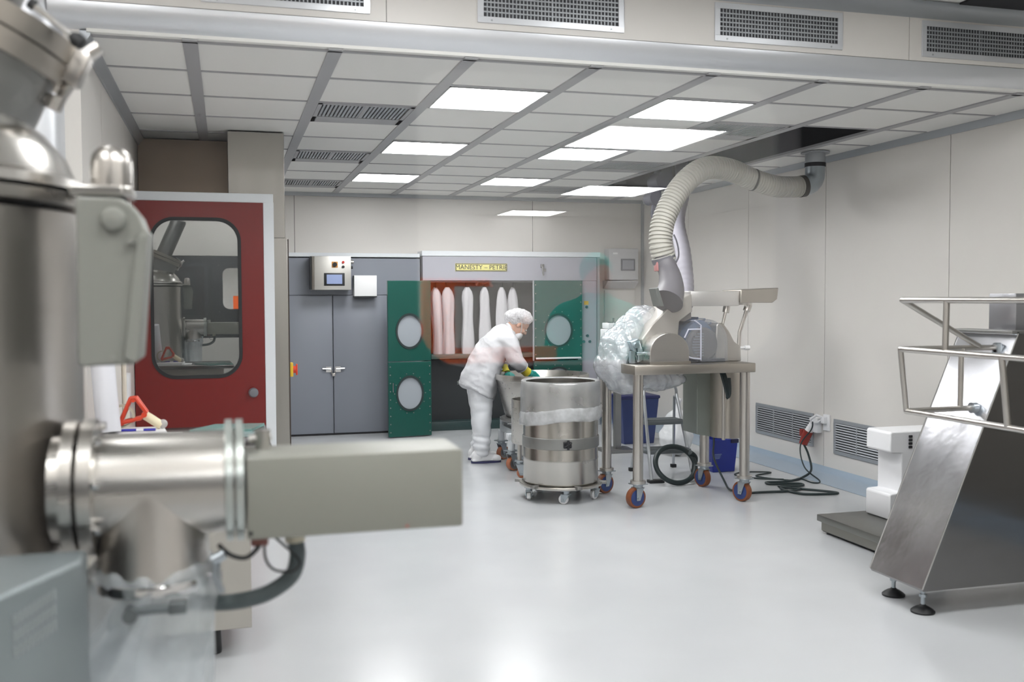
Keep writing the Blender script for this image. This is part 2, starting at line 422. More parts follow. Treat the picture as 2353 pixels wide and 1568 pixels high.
g = G(); g.prism(rrect(WX0-.02, WX1+.02, WZ0-.02, WZ1+.02, .13), 1, .246, .254)
winpane = struct('window_1', g, pane('window_glass', (.99,.995,.995), .042, 1.0), smooth=0)
# the passage behind the window and the lit room across it (seen only as reflections in the glass)
g = G(); g.box(-2.2, 5.05, -1.5, .2, 2.5, 2.55); g.box(-2.2, -2.1, -1.5, .2, 0, 2.5); g.box(4.95, 5.05, -1.5, .2, 0, 2.5); struct('wall_passage', g, M('passage_wall', (60,60,64), .6))
g = G(); ox0, ox1, oz0, oz1 = .375, 1.25, 1.36, 1.99
inn = rrect(ox0, ox1, oz0, oz1, .1); cx2, cz2 = (ox0+ox1)/2, (oz0+oz1)/2; out = []
for x, z in inn:
    dx, dz = (x-cx2)/(ox1-cx2), (z-cz2)/(oz1-cz2); m_ = max(abs(dx), abs(dz)); out.append((cx2+dx/m_*.5, cz2+dz/m_*.36))
g.frame2(out, inn, 1, -1.6, -1.5)
g.box(-2.2, cx2-.5, -1.6, -1.5, 0, 2.5); g.box(cx2+.5, 5.05, -1.6, -1.5, 0, 2.5); g.box(cx2-.5, cx2+.5, -1.6, -1.5, 0, cz2-.36); g.box(cx2-.5, cx2+.5, -1.6, -1.5, cz2+.36, 2.5)
struct('wall_opposite', g, M('opposite_wall', (84,84,88), .6))
g = G(); g.box(-2.2, 5.05, -9.6, -1.6, 2.38, 2.43); struct('ceiling_opposite', g, tilem)
g = G(); g.box(-2.2, -2.1, -9.6, -1.6, 0, 2.4); g.box(4.95, 5.05, -9.6, -1.6, 0, 2.4); g.box(-2.2, 5.05, -9.7, -9.6, 0, 2.4); struct('wall_far', g, wallm)
g = G(); g.box(.585, .685, -2.58, -2.54, .9, 1.565); g.box(.685, 1.02, -2.58, -2.54, .9, 1.345); g.box(.685, .80, -2.58, -2.54, 1.54, 1.565); struct('door_1', g, M('orange_frame', (240,104,40), .4))
# ================================================================ LAMPS
def panel(x, y, z, sx, sy, label, mat, group):
    t = thing('ceiling_light', label, 'ceiling light', (x, y, z), group)
    g = G(); hx, hy = sx/2, sy/2
    g.box(x-hx, x+hx, y-hy, y-hy+.012, z-.004, z+.03); g.box(x-hx, x+hx, y+hy-.012, y+hy, z-.004, z+.03)
    g.box(x-hx, x-hx+.012, y-hy, y+hy, z-.004, z+.03); g.box(x+hx-.012, x+hx, y-hy, y+hy, z-.004, z+.03)
    obj('frame', g, barm, t)
    g = G(); g.box(x-hx+.012, x+hx-.012, y-hy+.012, y+hy-.012, z+.002, z+.012); obj('diffuser', g, mat, t, smooth=0)
    return t
names = {1:'nearest the soffit', 4:'in the middle of its row', 7:'farthest back in its row'}
for c, side in ((2,'left'), (4,'right')):
    for r in (1,4,7):
        panel((GX[c]+GX[c+1])/2, (GY[r]+GY[r+1])/2, H-.002, .594, .628, 'lit square ceiling panel in the %s row of lamps, %s' % (side, names[r]), lampm, 'lit ceiling panels of the room')
for x, y in ((-.7,2.9), (.95,3.5), (2.3,3.3), (3.5,3.0), (-1.0,.9), (.5,.8), (1.9,1.0)):  # out of view; near row and right one added to brighten box and soffit
    panel(x, y, 3.118, .6, .6, 'unseen lit panel assumed in the higher ceiling to light the front bay', lampf, 'unseen panels lighting the front bay')
for x, y, s_ in ((2.2,-4.58,.69), (3.03,-7.1,.7), (3.0,-9.25,.6), (-.9,-3.2,.8), (-.9,-6,.8), (4.3,-2.6,.8), (-.1,-2.05,.8)):  # first three are mirrored in the glass; four unseen ones added to brighten it
    panel(x, y, 2.37, s_, s_*1.08, 'lit ceiling panel of the room across the passage, mirrored in the glass or added unseen as fill', emitter('light_diffuser_opposite', (255,255,255), 60), 'lamps of the opposite room')
panel(.35, -.85, 2.49, 1.2, .5, 'unseen long ceiling panel added to brighten the passage behind the window', emitter('passage_fill_diffuser', (255,255,255), 12), 'added lamp of the passage')  # unseen lamp added so the passage looks brighter in reflections
# ================================================================ VENTS
def ceiling_vent(c, r, label):
    x0, x1, y0, y1 = GX[c]+.036, GX[c+1]-.036, GY[r]+.014, GY[r+1]-.014
    t = thing('ceiling_vent', label, 'ceiling vent', ((x0+x1)/2, (y0+y1)/2, H), 'perforated ceiling vents')
    g = G(); g.box(x0, x1, y0, y0+.04, H-.003, H+.012); g.box(x0, x1, y1-.18, y1, H-.003, H+.012); g.box(x0, x0+.025, y0, y1, H-.003, H+.012); g.box(x1-.025, x1, y0, y1, H-.003, H+.012)
    g.box((x0+x1)/2-.008, (x0+x1)/2+.008, y0, y1, H-.002, H+.01); obj('frame', g, barm, t)
    g = G(); g.box(x0, x1, y0, y1, H+.09, H+.1); g.box(x0, x0+.004, y0, y1, H, H+.1); g.box(x1-.004, x1, y0, y1, H, H+.1); g.box(x0, x1, y0, y0+.004, H, H+.1); g.box(x0, x1, y1-.004, y1, H, H+.1)
    obj('duct_box', g, dark, t)
    g = G(); n = 22
    for k in range(n):
        x = x0+.03+(x1-x0-.06)*(k+.5)/n; g.box(x-.007, x+.007, y0+.06, y1-.17, H+.0, H+.035)
    obj('louvre_grid', g, alumd, t)
for r, s_ in ((2,'nearest the soffit'), (5,'second from the soffit'), (8,'farthest back')):
    ceiling_vent(1, r, 'slatted ceiling vent left of the lamps, '+s_)
    ceiling_vent(5, r, 'slatted ceiling vent beside the black ceiling slot, '+s_)
def soffit_grille(x0, x1, z0, z1, label):
    y = YP-.07
    t = thing('air_grille', label, 'air grille', ((x0+x1)/2, y, z0), 'air grilles along the soffit')
    g = G(); f = .03
    g.box(x0, x1, y-.008, y+.004, z0, z0+f); g.box(x0, x1, y-.008, y+.004, z1-f, z1); g.box(x0, x0+f, y-.008, y+.004, z0+f, z1-f); g.box(x1-f, x1, y-.008, y+.004, z0+f, z1-f)
    obj('frame', g, alum, t, bevel=.001)
    g = G(); g.box(x0+.01, x1-.01, y-.001, y-.0002, z0+.01, z1-.01); obj('backing', g, M('grille_dark', (52,52,56), .7), t)
    g = G(); n = 6; H_ = z1-z0-2*f
    for k in range(1, n): z = z0+f+H_*k/n; g.box(x0+f, x1-f, y-.006, y-.002, z-.0035, z+.0035)
    n = 38
    for k in range(1, n): x = x0+f+(x1-x0-2*f)*k/n; g.box(x-.0028, x+.0028, y-.0045, y-.0015, z0+f, z1-f)
    g.box((x0+x1)/2-.004, (x0+x1)/2+.004, y-.0075, y-.001, z0+f, z1-f)
    obj('blades', g, alumd, t)
    for px in (x0+.07, x1-.07): obj('screw', G().cyl((px, y-.0095, z0+.013), (px, y-.007, z0+.013), .005, n=10), alumd, t)
soffit_grille(-.09, .672, 2.845, 3.045, 'cropped air grille at the left end of the soffit')
soffit_grille(1.195, 1.959, 2.845, 3.045, 'white-framed air grille in the soffit above the front lamp of the left row')
soffit_grille(2.468, 3.232, 2.841, 3.04, 'white-framed air grille in the soffit, second from the right')
soffit_grille(3.74, 4.504, 2.839, 3.038, 'dim air grille at the right end of the soffit')
def wall_grille(y0, y1, z0, z1, label):
    x = XR
    t = thing('wall_grille', label, 'air grille', (x, (y0+y1)/2, z0), 'low return grilles on the right wall')
    g = G(); f = .03
    g.box(x-.012, x, y0, y1, z0, z0+f); g.box(x-.012, x, y0, y1, z1-f, z1); g.box(x-.012, x, y0, y0+f, z0+f, z1-f); g.box(x-.012, x, y1-f, y1, z0+f, z1-f)
    obj('frame', g, alumd, t, bevel=.0015)
    g = G(); g.box(x-.002, x-.0005, y0+.01, y1-.01, z0+.01, z1-.01); obj('backing', g, M('grille_backing_grey', (70,74,78), .7) if 'grille_backing_grey' not in bpy.data.materials else bpy.data.materials['grille_backing_grey'], t)  # dark grey backing sheet behind the slats
    g = G(); n = 11
    for k in range(n):
        z = z0+f+(z1-z0-2*f)*(k+.5)/n; g.box(x-.011, x-.004, y0+f, y1-f, z-.006, z+.004, rot=Matrix.Rotation(.5, 3, 'Y'))
    for q in (1/3, 2/3): yy = y0+(y1-y0)*q; g.box(x-.0125, x-.003, yy-.006, yy+.006, z0+f, z1-f)
    obj('slats', g, alumd, t)
wall_grille(7.62, 8.6, .195, .485, 'grey louvred wall grille beside the red plug')
wall_grille(6.35, 7.31, .18, .475, 'grey louvred wall grille partly behind the white scale crate')
# upper ceiling bits in front of the soffit
g = G(); g.box(3.93, 4.36, 4.40, 4.69, 3.119, 3.131); tag(obj('ceiling_hatch', g, dark, base=(4.15,4.55,3.119)), 'dark square opening in the higher ceiling at the top right corner', 'ceiling hatch')
# ================================================================ BACK WALL
YD = 11.08
# grey double-door cabinet with a white top edge
t = thing('steel_cabinet', 'grey double-door steel cabinet along the back wall, behind the red-doored booth', 'cabinet', (1.35, YD, 0))
g = G(); g.box(.45, 2.10, YD+.04, YB-.002, 0, 1.955); obj('carcass', g, doorg, t)
g = G(); g.box(.45, 2.098, YD+.0, YB-.002, 1.968, 2.012); obj('top_edge', g, whitep, t, bevel=.004)
g = G(); g.box(.45, 2.10, YD+.012, YD+.04, 1.55, 1.955); obj('fascia', g, doorg, t, bevel=.002)
g = G(); g.box(.45, 2.10, YD+.012, YD+.04, .0, .018); obj('plinth', g, dark, t)
for x0, x1 in ((.45, 1.117), (1.127, 2.098)):
    g = G(); g.box(x0, x1, YD, YD+.04, .022, 1.545, bev=.003); d = obj('door', g, doorg, t)
    s_ = -1 if x0 < 1 else 1; hx = 1.122+s_*.05
    g = G(); g.box(hx-.03, hx+.03, YD-.006, YD, .70, .76); g.tube([(hx-.02*s_, YD-.02, .735), (hx+.07*s_, YD-.02, .74)], .011, 10); g.cyl((hx, YD-.02, .735), (hx, YD, .735), .013)
    obj('latch', g, chrome, d)
    if s_ < 0:
        g = G(); g.tube(spline([(1.105,YD-.018,.72),(1.1,YD-.02,.69),(1.12,YD-.022,.675),(1.14,YD-.02,.69),(1.135,YD-.018,.72)], 5), .006, 8); g.box(1.105, 1.14, YD-.03, YD-.012, .655, .69, bev=.004); obj('padlock', g, steel, d)
# steel control box with a small screen
t = thing('control_box', 'brushed steel control box with a small screen and rotary switch, above the grey cabinet doors', 'control box', (1.1, YD, 1.6))
g = G(); g.box(.885, 1.302, YD-.20, YD-.001, 1.604, 1.966, bev=.006); obj('housing', g, steelw, t)
g = G(); g.box(.91, 1.302, YD-.215, YD-.2, 1.604, 1.966, bev=.004); obj('front_plate', g, M('pale_steel', (206,204,198), .35, .55), t)
g = G(); g.box(.872, .886, YD-.19, YD-.03, 1.61, 1.965); obj('hinge_strip', g, black, t)
g = G(); g.box(1.012, 1.232, YD-.222, YD-.215, 1.648, 1.785, bev=.003); bz = obj('display_bezel', g, black, t)
g = G(); g.box(1.04, 1.205, YD-.224, YD-.222, 1.668, 1.768); obj('screen', g, screen, bz)
g = G(); g.box(1.095, 1.16, YD-.219, YD-.215, 1.843, 1.908); pl = obj('switch_plate', g, M('amber_plate', (206,140,60), .5), t)
g = G(); g.cyl((1.127, YD-.235, 1.876), (1.127, YD-.219, 1.876), .024); g.box(1.121, 1.133, YD-.245, YD-.235, 1.852, 1.9); obj('rotary_knob', g, black, pl)
obj('push_button', G().cyl((1.218, YD-.225, 1.902), (1.218, YD-.215, 1.902), .014), redpl, t)
obj('push_button', G().cyl((1.218, YD-.225, 1.852), (1.218, YD-.215, 1.852), .015), black, t)
obj('cable_gland', G().cyl((1.302, YD-.09, 1.85), (1.335, YD-.09, 1.85), .016), black, t)
obj('cable_gland', G().cyl((1.302, YD-.09, 1.91), (1.345, YD-.09, 1.91), .02), steel, t)
# white box
t = thing('wall_box', 'plain square white box with a dark underside, right of the steel control box', 'box', (1.46, YD, 1.52))
g = G(); g.box(1.345, 1.592, YD-.13, YD-.001, 1.535, 1.762, bev=.003); obj('housing', g, paper, t)
g = G(); g.box(1.345, 1.592, YD-.13, YD-.001, 1.522, 1.5345); obj('bottom_edge', g, black, t)
# fluid-bed dryer
t = thing('fluid_bed_dryer', 'walk-in fluid bed dryer with open green doors and hanging white filter bags', 'dryer', (3.0, YD, 0))
FX0, FX1 = 2.13, 4.22
g = G(); g.box(FX0, FX1, YD, YB-.02, 1.71, 1.985); hd = obj('header', g, headg, t, bevel=.003)
g = G(); g.box(FX0-.01, FX1+.04, YD-.012, YB-.02, 1.987, 2.045); obj('top_rail', g, whitep, t, bevel=.003)
g = G(); g.box(3.98, FX1, YD, YB-.02, 0, 1.708); obj('side_panel', g, headg, t, bevel=.003)
g = G(); g.box(FX1+.002, FX1+.03, YD-.02, YB-.02, 0, 1.985); obj('side_trim', g, alumd, t)
CX0, CX1 = 2.19, 3.97
g = G()
g.box(CX0, CX1, YD+.24, YB-.015, 0.0, 1.705); g.box(CX0, CX0+.03, YD+.01, YD+.24, 0, 1.705); g.box(CX1-.03, CX1, YD+.01, YD+.24, 0, 1.705); g.box(CX0, CX1, YD+.01, YD+.24, 1.69, 1.708)
obj('chamber', g, cavity, t)
g = G(); g.box(CX0+.03, CX1-.03, YD-.01, YD+.24, .82, .87, bev=.004); obj('shelf_lip', g, M('dull_green_rail', (66,92,86), .4), t)
g = G(); g.box(CX0+.03, CX1-.03, YD+.19, YD+.238, .02, .8); obj('lower_panel', g, M('charcoal_panel', (44,48,50), .4), t)
g = G(); g.box(CX0, CX1, YD-.01, YD+.24, 0.0, .10, bev=.004); obj('threshold', g, M('dark_green_sill', (40,62,62), .3), t)
for i, (px, wv) in enumerate(((2.30,.125), (2.42,.135), (2.655,.135), (2.87,.13), (3.085,.13), (3.23,.115))):
    g = G(); yc = YD+.10; n = 18; prof = []
    for k in range(17):
        q = k/16; z = 1.635-.78*q; r = wv*.5*(.32+.68*min(1, (q/.16))**.5)*(1+.10*math.sin(q*7+i))
        R = []
        for a in range(n):
            th = 2*math.pi*a/n; rr = r*(1+.16*math.sin(3*th+i)*min(1,q*3)+.08*math.sin(5*th+2*i+3*q))
            R.append((px+rr*math.cos(th)+.012*math.sin(2*q+i)+.02*q, yc+rr*.8*math.sin(th)+(.03 if i in (0,5) else 0), z))
        prof.append(g.ring(R))
    for a, b in zip(prof, prof[1:]): g.bridge(a, b)
    g.face(prof[0][::-1]); g.face(prof[-1]); fb = obj('filter_bag', g, linen, t, smooth=60)
    g = G(); g.tube([(px, yc, 1.63), (px, yc, 1.69)], .009, 8); obj('hanger', g, dark, fb)
g = G(); g.tube(spline([(2.76,YD+.05,1.66),(2.80,YD+.03,1.72),(2.84,YD+.05,1.68),(2.90,YD+.04,1.70),(2.95,YD+.05,1.64)], 6), .02, 8); obj('bag_ties', g, M('brown_strap', (96,64,58), .7), t)
# door leaves with round windows
def leaf(x0, y0, x1, y1, z0, z1, cx, cz, r, e=1, bolts=True, th=.035):
    """leaf from hinge (x0,y0) to free edge (x1,y1); window centre is given along the leaf"""
    L_ = math.hypot(x1-x0, y1-y0); ang = math.atan2(y1-y0, x1-x0); m = Matrix.Translation((x0, y0, 0)) @ Matrix.Rotation(ang, 4, 'Z')
    n = 40; g = G(); g.frame2(sqring(0, L_, z0, z1, cx, cz, n), circ(cx, cz, r, n, r*e), 1, 0, th); g.move(m); d = obj('door', g, greenm, t, bevel=.003)
    g = G(); g.frame2(circ(cx, cz, r+.016, n, (r+.016)*e), circ(cx, cz, r-.008, n, (r-.008)*e), 1, -.008, .0); g.move(m); obj('window_ring', g, M('dark_gasket', (30,44,44), .5) if 'dark_gasket' not in bpy.data.materials else bpy.data.materials['dark_gasket'], d)
    g = G(); g.prism(circ(cx, cz, r-.002, n, (r-.002)*e), 1, .008, .016); g.move(m); obj('window_pane', g, frost, d, smooth=0)
    if bolts:
        g = G()
        for k in range(14):
            a = 2*math.pi*k/14; g.cyl((cx+(r+.04)*e*math.cos(a), -.006, cz+(r+.04)*math.sin(a)), (cx+(r+.04)*e*math.cos(a), 0, cz+(r+.04)*math.sin(a)), .006, n=8)
        for k in range(9):
            for xx in (.02, L_-.02): z = z0+.05+(z1-z0-.1)*k/8; g.cyl((xx, -.006, z), (xx, 0, z), .007, n=8)
        g.move(m); b_ = obj('rivets', g, steeld, d); b_['kind'] = 'stuff'
    return d, m
frost = M('frosted_pane', (158,164,170), .2)
d, m = leaf(1.66, 10.62, 2.14, 10.68, .83, 1.70, .24, 1.155, .178, .80, bolts=False)
d, m = leaf(1.66, 10.62, 2.14, 10.68, .012, .822, .24, .48, .178, .80)
g = G(); g.tube([(.045,-.012,.5),(.045,-.03,.5),(.045,-.03,.6),(.045,-.012,.6)], .006, 8); g.move(m); obj('pull_handle', g, chrome, d)
d, m = leaf(3.425, 11.03, 4.02, 11.03, .80, 1.71, .30, 1.13, .182, .88)
g = G(); g.box(.02, .575, -.018, 0, .775+.02, .815, bev=.003); g.move(m); obj('white_bar', g, white, d)
g = G(); g.box(-.012, -.002, -.012, .02, .78, 1.71); g.move(m); obj('edge_strip', g, alum, d)
d, m = leaf(3.425, 11.03, 4.02, 11.03, .012, .775, .30, .50, .19, .9)
# nameplate
pl = obj('nameplate', G().box(2.505, 3.118, YD-.006, YD-.0005, 1.815, 1.906, bev=.002), yellow, t)
g = G(); g.frame2([(2.508,1.818),(3.115,1.818),(3.115,1.903),(2.508,1.903)], [(2.516,1.826),(3.107,1.826),(3.107,1.895),(2.516,1.895)], 1, YD-.0085, YD-.0062); obj('nameplate_border', g, ink, pl)
m4 = Matrix.Translation((2.811, YD-.0085, 1.860)) @ Matrix.Rotation(math.pi/2, 4, 'X')
text('nameplate_lettering', 'MANESTY \u2013 PETRIE', .073, ink, pl, m4)
g = G(); g.box(3.52, 3.56, YD-.03, YD, 1.86, 1.90, bev=.004); g.tube([(3.54,YD-.03,1.87),(3.54,YD-.035,1.80),(3.55,YD-.03,1.77)], .009, 8); g.box(3.545, 3.585, YD-.02, YD, 1.815, 1.85, bev=.003); obj('header_latch', g, steeld, t)
# little switches on the grey side panel
for x, z in ((4.09,1.40),(4.10,1.06),(4.13,.99),(4.055,.99)): obj('push_button', G().cyl((x, YD-.015, z), (x, YD, z), .016, n=12), M('btn', (60,84,90), .5) if 'btn' not in bpy.data.materials else bpy.data.materials['btn'], t)
obj('caution_label', G().box(4.06, 4.115, YD-.004, YD-.0005, 1.425, 1.47), M('amber_label', (214,170,60), .5), t)
# wall panel with a screen in the right corner
t = thing('operator_panel', 'light grey operator panel with a grey screen in the right back corner', 'control panel', (4.6, YB, 1.7))
g = G(); g.box(4.42, 4.80, YB-.16, YB-.002, 1.72, 2.10, bev=.012); obj('housing', g, M('light_grey_box', (196,196,198), .4), t)
g = G(); g.box(4.57, 4.755, YB-.168, YB-.16, 1.835, 1.975, bev=.004); b_ = obj('screen_bezel', g, M('mid_grey', (104,104,112), .5), t)
obj('screen', G().box(4.59, 4.735, YB-.171, YB-.168, 1.852, 1.958), M('grey_lcd', (150,152,160), .25), b_)
obj('maker_plate', G().box(4.47, 4.53, YB-.164, YB-.16, 2.03, 2.05), paper, t)
g = G(); g.prism([(YB-.16,1.70),(YB-.04,1.62),(YB-.002,1.62),(YB-.002,1.71),(YB-.16,1.71)], 0, 4.40, 4.80); obj('chute', g, M('pale_grey', (200,198,200), .45), t)
t = thing('wall_cover', 'pale cover plate on the back wall below the operator panel', 'cover plate', (4.62, YB, 1.0))
g = G(); g.box(4.42, 4.82, YB-.02, YB-.002, .92, 1.6, bev=.004); obj('plate', g, wallm, t)
obj('lock', G().cyl((4.79, YB-.035, 1.36), (4.79, YB-.02, 1.36), .014), steeld, t)
# ================================================================ BOOTH WITH THE RED DOOR (left)
towm = M('tower_steel', (158,155,150), .36, .95, var=.05, scale=2.5, stretch=(8,8,.5), rvar=.05)
t = thing('steel_booth', 'brushed steel booth with a white-framed red door on the left wall', 'booth', (-.1, 7.4, 0))
g = G(); g.box(XL+.003, .024, 7.80, 8.4, 0, H-.006); obj('duct_casing', g, M('dark_warm_steel', (128,116,104), .4, .9, var=.08, scale=3), t)
g = G(); g.box(.024, .410, 7.31, 8.2, 1.94, H-.006); obj('tower', g, towm, t, bevel=.003)
g = G(); g.box(.30, .421, 7.235, 8.2, 0.0, 1.937); obj('side_frame', g, towm, t, bevel=.004)
g = G(); g.box(.421, .432, 7.28, 7.31, .0, 1.93); g.box(.421, .43, 7.3, 8.2, 0, 1.93); obj('side_seal', g, M('seal_brown', (70,60,52), .6), t)
g = G(); g.box(XL+.004, .30, 7.27, 7.9, 0, 2.24); obj('cabin', g, M('booth_inside', (150,150,146), .4, .3), t)
yd = 7.2
g = G(); g.box(-.64+.035, .325, yd+.004, yd+.06, 2.178, 2.24); g.box(.255, .325, yd+.004, yd+.06, 0.03, 2.178); obj('door_frame', g, whitep, t, bevel=.003)
g = G(); o_ = sqring; DX0, DX1 = -.605, .2545
inn = rrect(-.487, .093, .968, 2.058, .15, 10); cx, cz = -.197, 1.513; out = []
for x, z in inn:
    best = None; dx, dz = x-cx, z-cz; t1 = min((DX1-cx)/dx if dx > 0 else (DX0-cx)/dx, (2.1765-cz)/dz if dz > 0 else (.03-cz)/dz); out.append((cx+dx*t1, cz+dz*t1))
for X_, Z_ in ((DX0,.03),(DX1,.03),(DX0,2.1765),(DX1,2.1765)):
    i = min(range(len(out)), key=lambda i: (out[i][0]-X_)**2+(out[i][1]-Z_)**2); out[i] = (X_, Z_)
g.frame2(out, inn, 1, yd, yd+.05); rd = obj('door', g, redm, t)
tilt = Matrix.Translation((.25, yd, 0)) @ Matrix.Rotation(math.radians(.0), 4, 'Z') @ Matrix.Translation((-.25, -yd, 0))
g = G(); g.frame2(rrect(-.497, .103, .958, 2.068, .16, 10), rrect(-.475, .081, .98, 2.046, .14, 10), 1, yd-.008, yd+.004); obj('window_gasket', g, black, rd)
g = G(); a_ = math.radians(1.4); c_, s_ = math.cos(a_), math.sin(a_)
g.prism(rrect(-.48, .086, .975, 2.05, .142, 10), 1, yd+.010, yd+.016)
g.move(Matrix.Translation((-.2,yd+.013,0)) @ Matrix.Rotation(a_, 4, 'Z') @ Matrix.Translation((.2,-yd-.013,0))); obj('window_pane', g, glassr, rd, smooth=0)
g = G(); g.lathe([(.030,0),(.034,.006),(.034,.022),(.026,.032),(.012,.034)], (.172, yd, .85), (0,-1,0), 20); obj('lock_knob', g, M('grey_knob', (120,122,128), .35, .4), rd)
# isolator switch on the booth's side
t2 = thing('isolator_switch', 'small orange and yellow isolator switch on the edge of the steel booth', 'switch', (.44, 7.27, .99))
g = G(); g.box(.4304, .455, 7.315, 7.39, .945, 1.045, bev=.003); obj('plate', g, M('yellow_switch_plate', (232,190,40), .4), t2)
g = G(); g.cyl((.455, 7.34, .995), (.475, 7.34, .995), .026); g.box(.475, .487, 7.332, 7.348, .955, 1.035, bev=.003); obj('knob', g, orangr, t2)
# junction box and conduits on the left wall
t = thing('junction_box', 'white junction box with conduits on the left wall beside the red door', 'junction box', (XL, 6.45, .85))
g = G(); g.box(XL, XL+.03, 6.40, 6.60, .86, 1.05, bev=.004); obj('box', g, white, t)
for y in (6.36, 6.52): obj('conduit', G().cyl((XL+.014, y, .75), (XL+.014, y, 1.35 if y < 6.4 else .86), .013, n=10), M('cream_conduit', (222,212,198), .5) if 'cream_conduit' not in bpy.data.materials else bpy.data.materials['cream_conduit'], t)
# ================================================================ COUNTER with papers (left, middle distance)
ZC = .90
t = thing('steel_counter', 'low steel work counter in front of the red door, with a foot on black rubber', 'counter', (-.2, 4.6, 0))
g = G(); g.box(-.60, .172, 4.22, 4.92, ZC-.03, ZC, bev=.004); obj('worktop', g, M('worktop_steel', (120,116,116), .14, .85), t)
g = G(); g.box(-.58, .082, 4.25, 4.86, .13, ZC-.03); obj('base_cabinet', g, M('cabinet_beige_steel', (176,172,164), .4, .35), t, bevel=.004)
for x, y in ((-.075,4.37), (-.5,4.37), (-.5,4.78), (-.075,4.78)): obj('foot', G().lathe([(.032,0),(.034,.01),(.03,.10),(.02,.115),(.02,.135)], (x, y, 0), n=20), black, t)
def sheet(name, pts, z, th, mat, label, cat):
    g = G(); g.prism(pts, 2, z, z+th); return tag(obj(name, g, mat, base=(pts[0][0], pts[0][1], z)), label, cat)
sheet('document_pad', [(-.5,4.60),(-.255,4.56),(-.285,4.80),(-.515,4.82)], ZC+.0005, .022, paper, 'thick pad of white documents on the steel counter below the tape gun', 'papers')
sheet('loose_sheet', [(-.25,4.5),(-.19,4.52),(-.2,4.74),(-.27,4.74)], ZC+.0005, .003, paper, 'white sheet lying right of the document pad on the counter', 'papers')
g = G(); g.tube([(-.47,4.66,ZC+.029),(-.31,4.645,ZC+.029)], .0055, 10); g.mi = 1; g.tube([(-.39,4.652,ZC+.029),(-.36,4.65,ZC+.029)], .0062, 10); tag(obj('pen', g, [M('blue_pen', (40,40,160), .35), M('white_cap', (230,230,235), .4)], base=(-.4,4.65,ZC+.023)), 'blue pen lying on the document pad', 'pen')
sheet('glass_plate', [(-.17,4.72),(.10,4.66),(.165,4.87),(-.06,4.905)], ZC+.0005, .012, M('green_glass', (150,196,190), .08, 0, trans=.3), 'pale green glass plate lying on the right end of the steel counter', 'glass plate')
sheet('plastic_wallet', [(-.13,4.5),(.1,4.5),(.12,4.64),(-.1,4.66)], ZC+.0005, .004, M('teal_wallet', (150,176,176), .2), 'thin teal wallet at the front edge of the counter', 'folder')
# tape dispenser gun
t = thing('tape_gun', 'orange-red tape gun with a cream grip standing on the counter papers', 'tape gun', (-.38, 4.72, ZC+.024))
gy = 4.72
for dy in (-.024, .024):
    g = G(); g.tube([(-.463,gy+dy,.955),(-.415,gy+dy,1.066),(-.395,gy+dy,1.066),(-.352,gy+dy,1.0),(-.375,gy+dy,.975),(-.463,gy+dy,.955)], .009, 8); obj('side_frame', g, orangr, t)
for rx, rz, rr_ in ((-.405,1.06,.013),(-.455,.958,.014),(-.36,.99,.012)): obj('roller', G().tube([(rx,gy-.03,rz),(rx,gy+.03,rz)], rr_, 12), orangr, t)
g = G(); g.lathe([(.043,0),(.052,0),(.052,.045),(.043,.045)], (-.452,gy-.022,.985), (0,1,0), 28, False, False); g.bridge if 0 else None; obj('tape_roll', g, M('tape_amber', (196,190,170), .3), t)
g = G(); g.tube(spline([(-.357,gy,.985),(-.338,gy,.972),(-.312,gy,.953),(-.29,gy,.938)], 4), .02, 14, radii=None); obj('grip', g, cream, t)
obj('tail_cap', G().ball((-.283,gy,.9445), (.02,.018,.02)), M('clear_grey_plastic', (180,176,172), .3), t)
# leaning roll of white film
g = G(); g.tube([(-.497,4.60,ZC+.028),(-.527,4.66,1.27)], .05, 28); g.mi = 0
tag(obj('film_roll', g, M('white_film_roll', (226,226,232), .4), base=(-.51,4.62,ZC)), 'tall white roll of plastic film standing on the counter beside the vessel', 'roll')
# ================================================================ MILL CART
def castor(parent, x, y, r, ang, ztop, wheelw=.045, core=bluew, tread=orange, name='castor', plate=.05):
    """swivel castor: mount (part) with wheel and tread (sub-parts); ang: heading of the wheel"""
    dx, dy = math.cos(ang), math.sin(ang); nx, ny = -dy, dx
    off = .02; wx, wy = x-dx*off, y-dy*off
    R = Matrix.Translation((x, y, 0)) @ Matrix.Rotation(ang, 4, 'Z')
    g = G(); g.box(-plate, plate, -plate, plate, ztop-.008, ztop, bev=.002); g.cyl((0,0,ztop-.03), (0,0,ztop-.008), plate*.7)
    w2 = wheelw/2+.006
    for s in (-1, 1):
        g.prism([(-off-.014, r-.02),(-off+.016, r-.02),(.03, ztop-.028),(-.035, ztop-.028)], 1, s*w2, s*(w2+.005))
    g.cyl((-off, -w2-.012, r), (-off, w2+.012, r), .009, n=12)
    g.box(-.036, .032, -w2-.005, w2+.005, ztop-.034, ztop-.028)
    g.move(R); c = obj(name, g, galv, parent)
    g = G(); g.lathe([(r*.12,-wheelw/2-.002),(r*.78,-wheelw/2-.002),(r*.78,wheelw/2+.002),(r*.12,wheelw/2+.002)], (-off,0,r), (0,1,0), 28); g.move(R); obj('wheel', g, core, c)
    g = G(); hw = wheelw/2
    g.lathe([(r*.77,-hw),(r*.96,-hw),(r,-hw*.6),(r,hw*.6),(r*.96,hw),(r*.77,hw)], (-off,0,r), (0,1,0), 32); g.move(R); obj('tread', g, tread, c)
    return c
t = thing('mill_cart', 'stainless mill on a four-legged cart with orange castors and a plastic bag', 'mill cart', (3.2, 6.8, 0))
g = G(); g.box(2.75, 3.70, 6.47, 7.22, .958, 1.025, bev=.006); obj('table_top', g, steelw, t)
